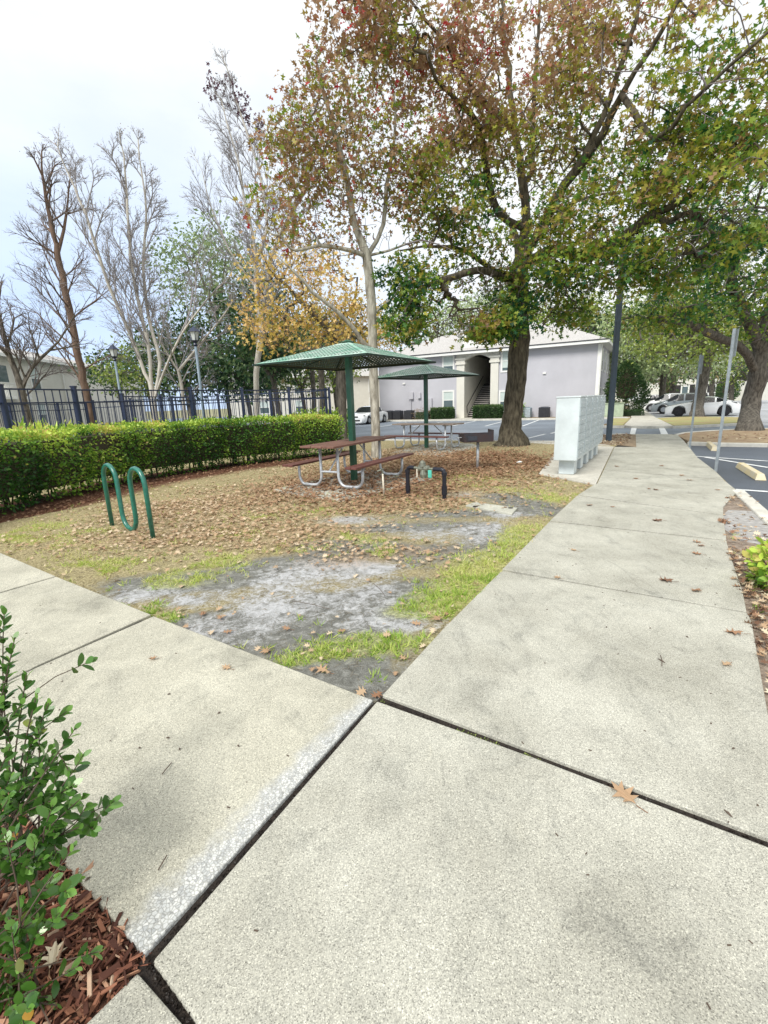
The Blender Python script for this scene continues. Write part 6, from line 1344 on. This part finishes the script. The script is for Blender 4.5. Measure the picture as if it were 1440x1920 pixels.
FL = [((0.922, 1.537), .125, .35, .55, 'tan lobed oak leaf lying across the wide joint in the front pavement', .25),
      ((2.383, 3.677), .12, 1.2, .15, 'dark brown curled leaf on the right pavement, below the thin joint', .7),
      ((2.492, 3.451), .10, 1.9, .35, 'curled brown leaf right of the darkest curled one', .6),
      ((1.516, 3.833), .085, .4, .55, 'golden brown leaf resting on the joint of the right pavement', .5),
      ((3.426, 5.587), .13, 1.3, .15, 'dark leaf in the middle of the right pavement, above the thin joints', .5),
      ((3.325, 4.692), .10, 1.0, .4, 'upper of two small leaves near the right edge of the pavement', .4), ((3.285, 4.565), .09, 2.0, .3, 'lower of two small leaves near the right edge of the pavement', .4), ((3.081, 4.327), .10, .8, .35, 'brownish leaf below the two small leaves at the right edge', .4),
      ((4.515, 7.481), .12, .7, .2, 'dark leaf on the right pavement level with the kerb corner', .5), ((4.461, 7.588), .09, 2.6, .3, 'small leaf just left of the dark leaf level with the kerb corner', .3), ((4.768, 8.573), .12, .3, .3, 'brown leaf in front of the mailbox pad', .4), ((5.548, 8.226), .12, 1.5, .3, 'leaf toward the parking side of the pavement', .4), ((5.743, 8.744), .11, .6, .4, 'pale brown leaf left of the nearer sign post', .4),
      ((2.998, 6.548), .11, 2.1, .3, 'dark leaf near the lawn edge of the right pavement', .4), ((3.261, 6.401), .07, 1.1, .3, 'tiny leaf right of the dark leaf near the lawn edge', .4), ((5.200, 10.167), .12, .9, .3, 'leaf on the pavement at the foot of the mailbox row', .4), ((6.109, 10.019), .12, 1.9, .3, 'leaf in the middle of the pavement beyond the mailboxes', .4), ((1.959, 4.571), .08, .5, .6, 'faint tan leaf in the left half of the right pavement', .2), ((5.411, 7.312), .10, 1.4, .35, 'leaf by the tapering end of the kerb', .3),
      ((2.286, 2.769), .11, 1.1, .35, 'curled leaf at the right edge beside the leaf heap', .6), ((1.976, 2.412), .07, 1.9, .62, 'small golden leaf standing out near the right edge', .4),
      ((-1.527, 2.695), .062, 1.6, .42, 'small crumpled brown leaf on the left pavement', .9), ((-1.011, 2.565), .075, 1.1, .6, 'pale tan oak leaf on the left pavement right of the crumpled one', .3),
      ((-1.033, 1.042), .085, .4, .95, 'large pale oak leaf on the red mulch', .2)]
for p, s_, rz_l, ti, lab, cu in FL: bent_leaf(p, s_, rz_l, ti, lab, cu, z=.006 if 'mulch' not in lab else -.0)
FL2 = [((-0.416, 2.533), .11, .9, .55), ((0.370, 3.159), .13, .2, .5), ((0.206, 3.094), .09, 1.4, .5), ((-0.819, 2.780), .10, .6, .5), ((-1.166, 3.064), .08, 1.8, .4), ((-1.302, 3.306), .08, .4, .45), ((-0.746, 3.090), .08, 1.1, .4), ((-0.077, 2.258), .08, 2.2, .3), ((0.477, 3.082), .08, 2.6, .3), ((-1.464, 3.384), .08, .1, .35), ((0.086, 2.635), .07, 1.0, .6), ((-0.168, 3.978), .07, .3, .6), ((-0.334, 3.019), .07, 2.0, .5), ((0.440, 3.234), .07, .9, .4)]
labs2 = ['spread rusty oak leaf on dark dirt near the pavement corner', 'largest rust coloured oak leaf in the grass by the right pavement', 'smaller rust leaf left of the largest one', 'tan leaf at the edge of the left pavement', 'rusty leaf on the grey dirt near the left pavement', 'reddish leaf above the rusty one on grey dirt', 'light leaf at the border of the sand and grass', 'brown leaf in the corner where the pavements meet', 'rust leaf touching the edge of the right pavement', 'leaf on the pale sand, uppermost of the left ones', 'tan leaf under the front grass tuft', 'orange leaf alone on the white sand', 'leaf on dark dirt between the sand and the grass tuft', 'small leaf above the largest rust leaf']
for (p, s_, rz_l, ti), lab in zip(FL2, labs2): bent_leaf(p, s_, rz_l, ti, lab, .3, z=-.012)
# small dark specks: seed pods and twig bits
P = []; dm_ = MB()
for (px_, L_, rz_l) in (((-1.252, 2.311), .018, .3), ((-1.139, 1.578), .024, 2.6), ((-0.731, 1.882), .016, 2.4), ((-0.907, 2.131), .018, 1.0), ((-1.007, 1.875), .016, 1.9), ((-1.098, 1.954), .018, 0), ((-1.066, 1.264), .018, 1.0), ((-1.205, 1.891), .012, 0), ((1.960, 2.742), .02, 1.9), ((1.633, 2.474), .05, 1.9), ((1.268, 1.431), .035, 1.8), ((1.531, 1.757), .015, 0.2), ((1.792, 2.872), .010, 0), ((1.404, 1.461), .008, 0), ((1.510, 2.908), .012, 0), ((1.546, 1.922), .009, .4)):
    dm_.tube([(px_[0]-math.cos(rz_l)*L_/2, px_[1]-math.sin(rz_l)*L_/2, .005), (px_[0], px_[1], .007), (px_[0]+math.cos(rz_l)*L_/2, px_[1]+math.sin(rz_l)*L_/2, .005)], [.0015, .0045, .0015], 6)
for a, bb in (((-1.007, 1.788), (-1.020, 1.721)), ((-0.827, 1.340), (-0.833, 1.286)), ((1.661, 2.532), (1.603, 2.419)), ((-0.780, 3.528), (-0.454, 3.352)), ((-0.117, 3.846), (-0.016, 3.570))):
    dm_.tube([(a[0], a[1], .006), ((a[0]+bb[0])/2+.004, (a[1]+bb[1])/2, .012), (bb[0], bb[1], .006)], .0022, 5)
for _ in range(420):
    x, y = rg_.uniform(-3, 5), rg_.uniform(.8, 9)
    if on_pave(x, y): s_ = rg_.uniform(.002, .005); a = rg_.rand()*6.28; dm_.tube([(x, y, .003), (x+math.cos(a)*s_*3, y+math.sin(a)*s_*3, .004)], s_*.5, 4)
single('pavement_debris', dm_, M['twig'], 'tiny dark seed pods, twigs and crumbs scattered over the pavements', 'debris', kind='stuff')
# a few twigs on the sand, a scatter of fine straw
dm_ = MB()
for _ in range(5500):
    y = 2.1+5*rg_.rand()**1.2; x = -4.5+7.5*rg_.rand()
    if not lawn_ok(x, y): continue
    a = rg_.rand()*6.28; l_ = rg_.uniform(.015, .06)*(1+1.5*(rg_.rand() < .04)); dm_.tube([(x, y, -.022), (x+math.cos(a)*l_*.5, y+math.sin(a)*l_*.5, -.014), (x+math.cos(a+.3)*l_, y+math.sin(a+.3)*l_, -.022)], .0014, 3)
single('straw_and_twigs', dm_, mat('straw', (.30,.26,.18), .9, .6, 60, c2=(.06,.045,.03)), 'fine straw, roots and twigs strewn over the sandy dirt', 'twigs', kind='stuff')
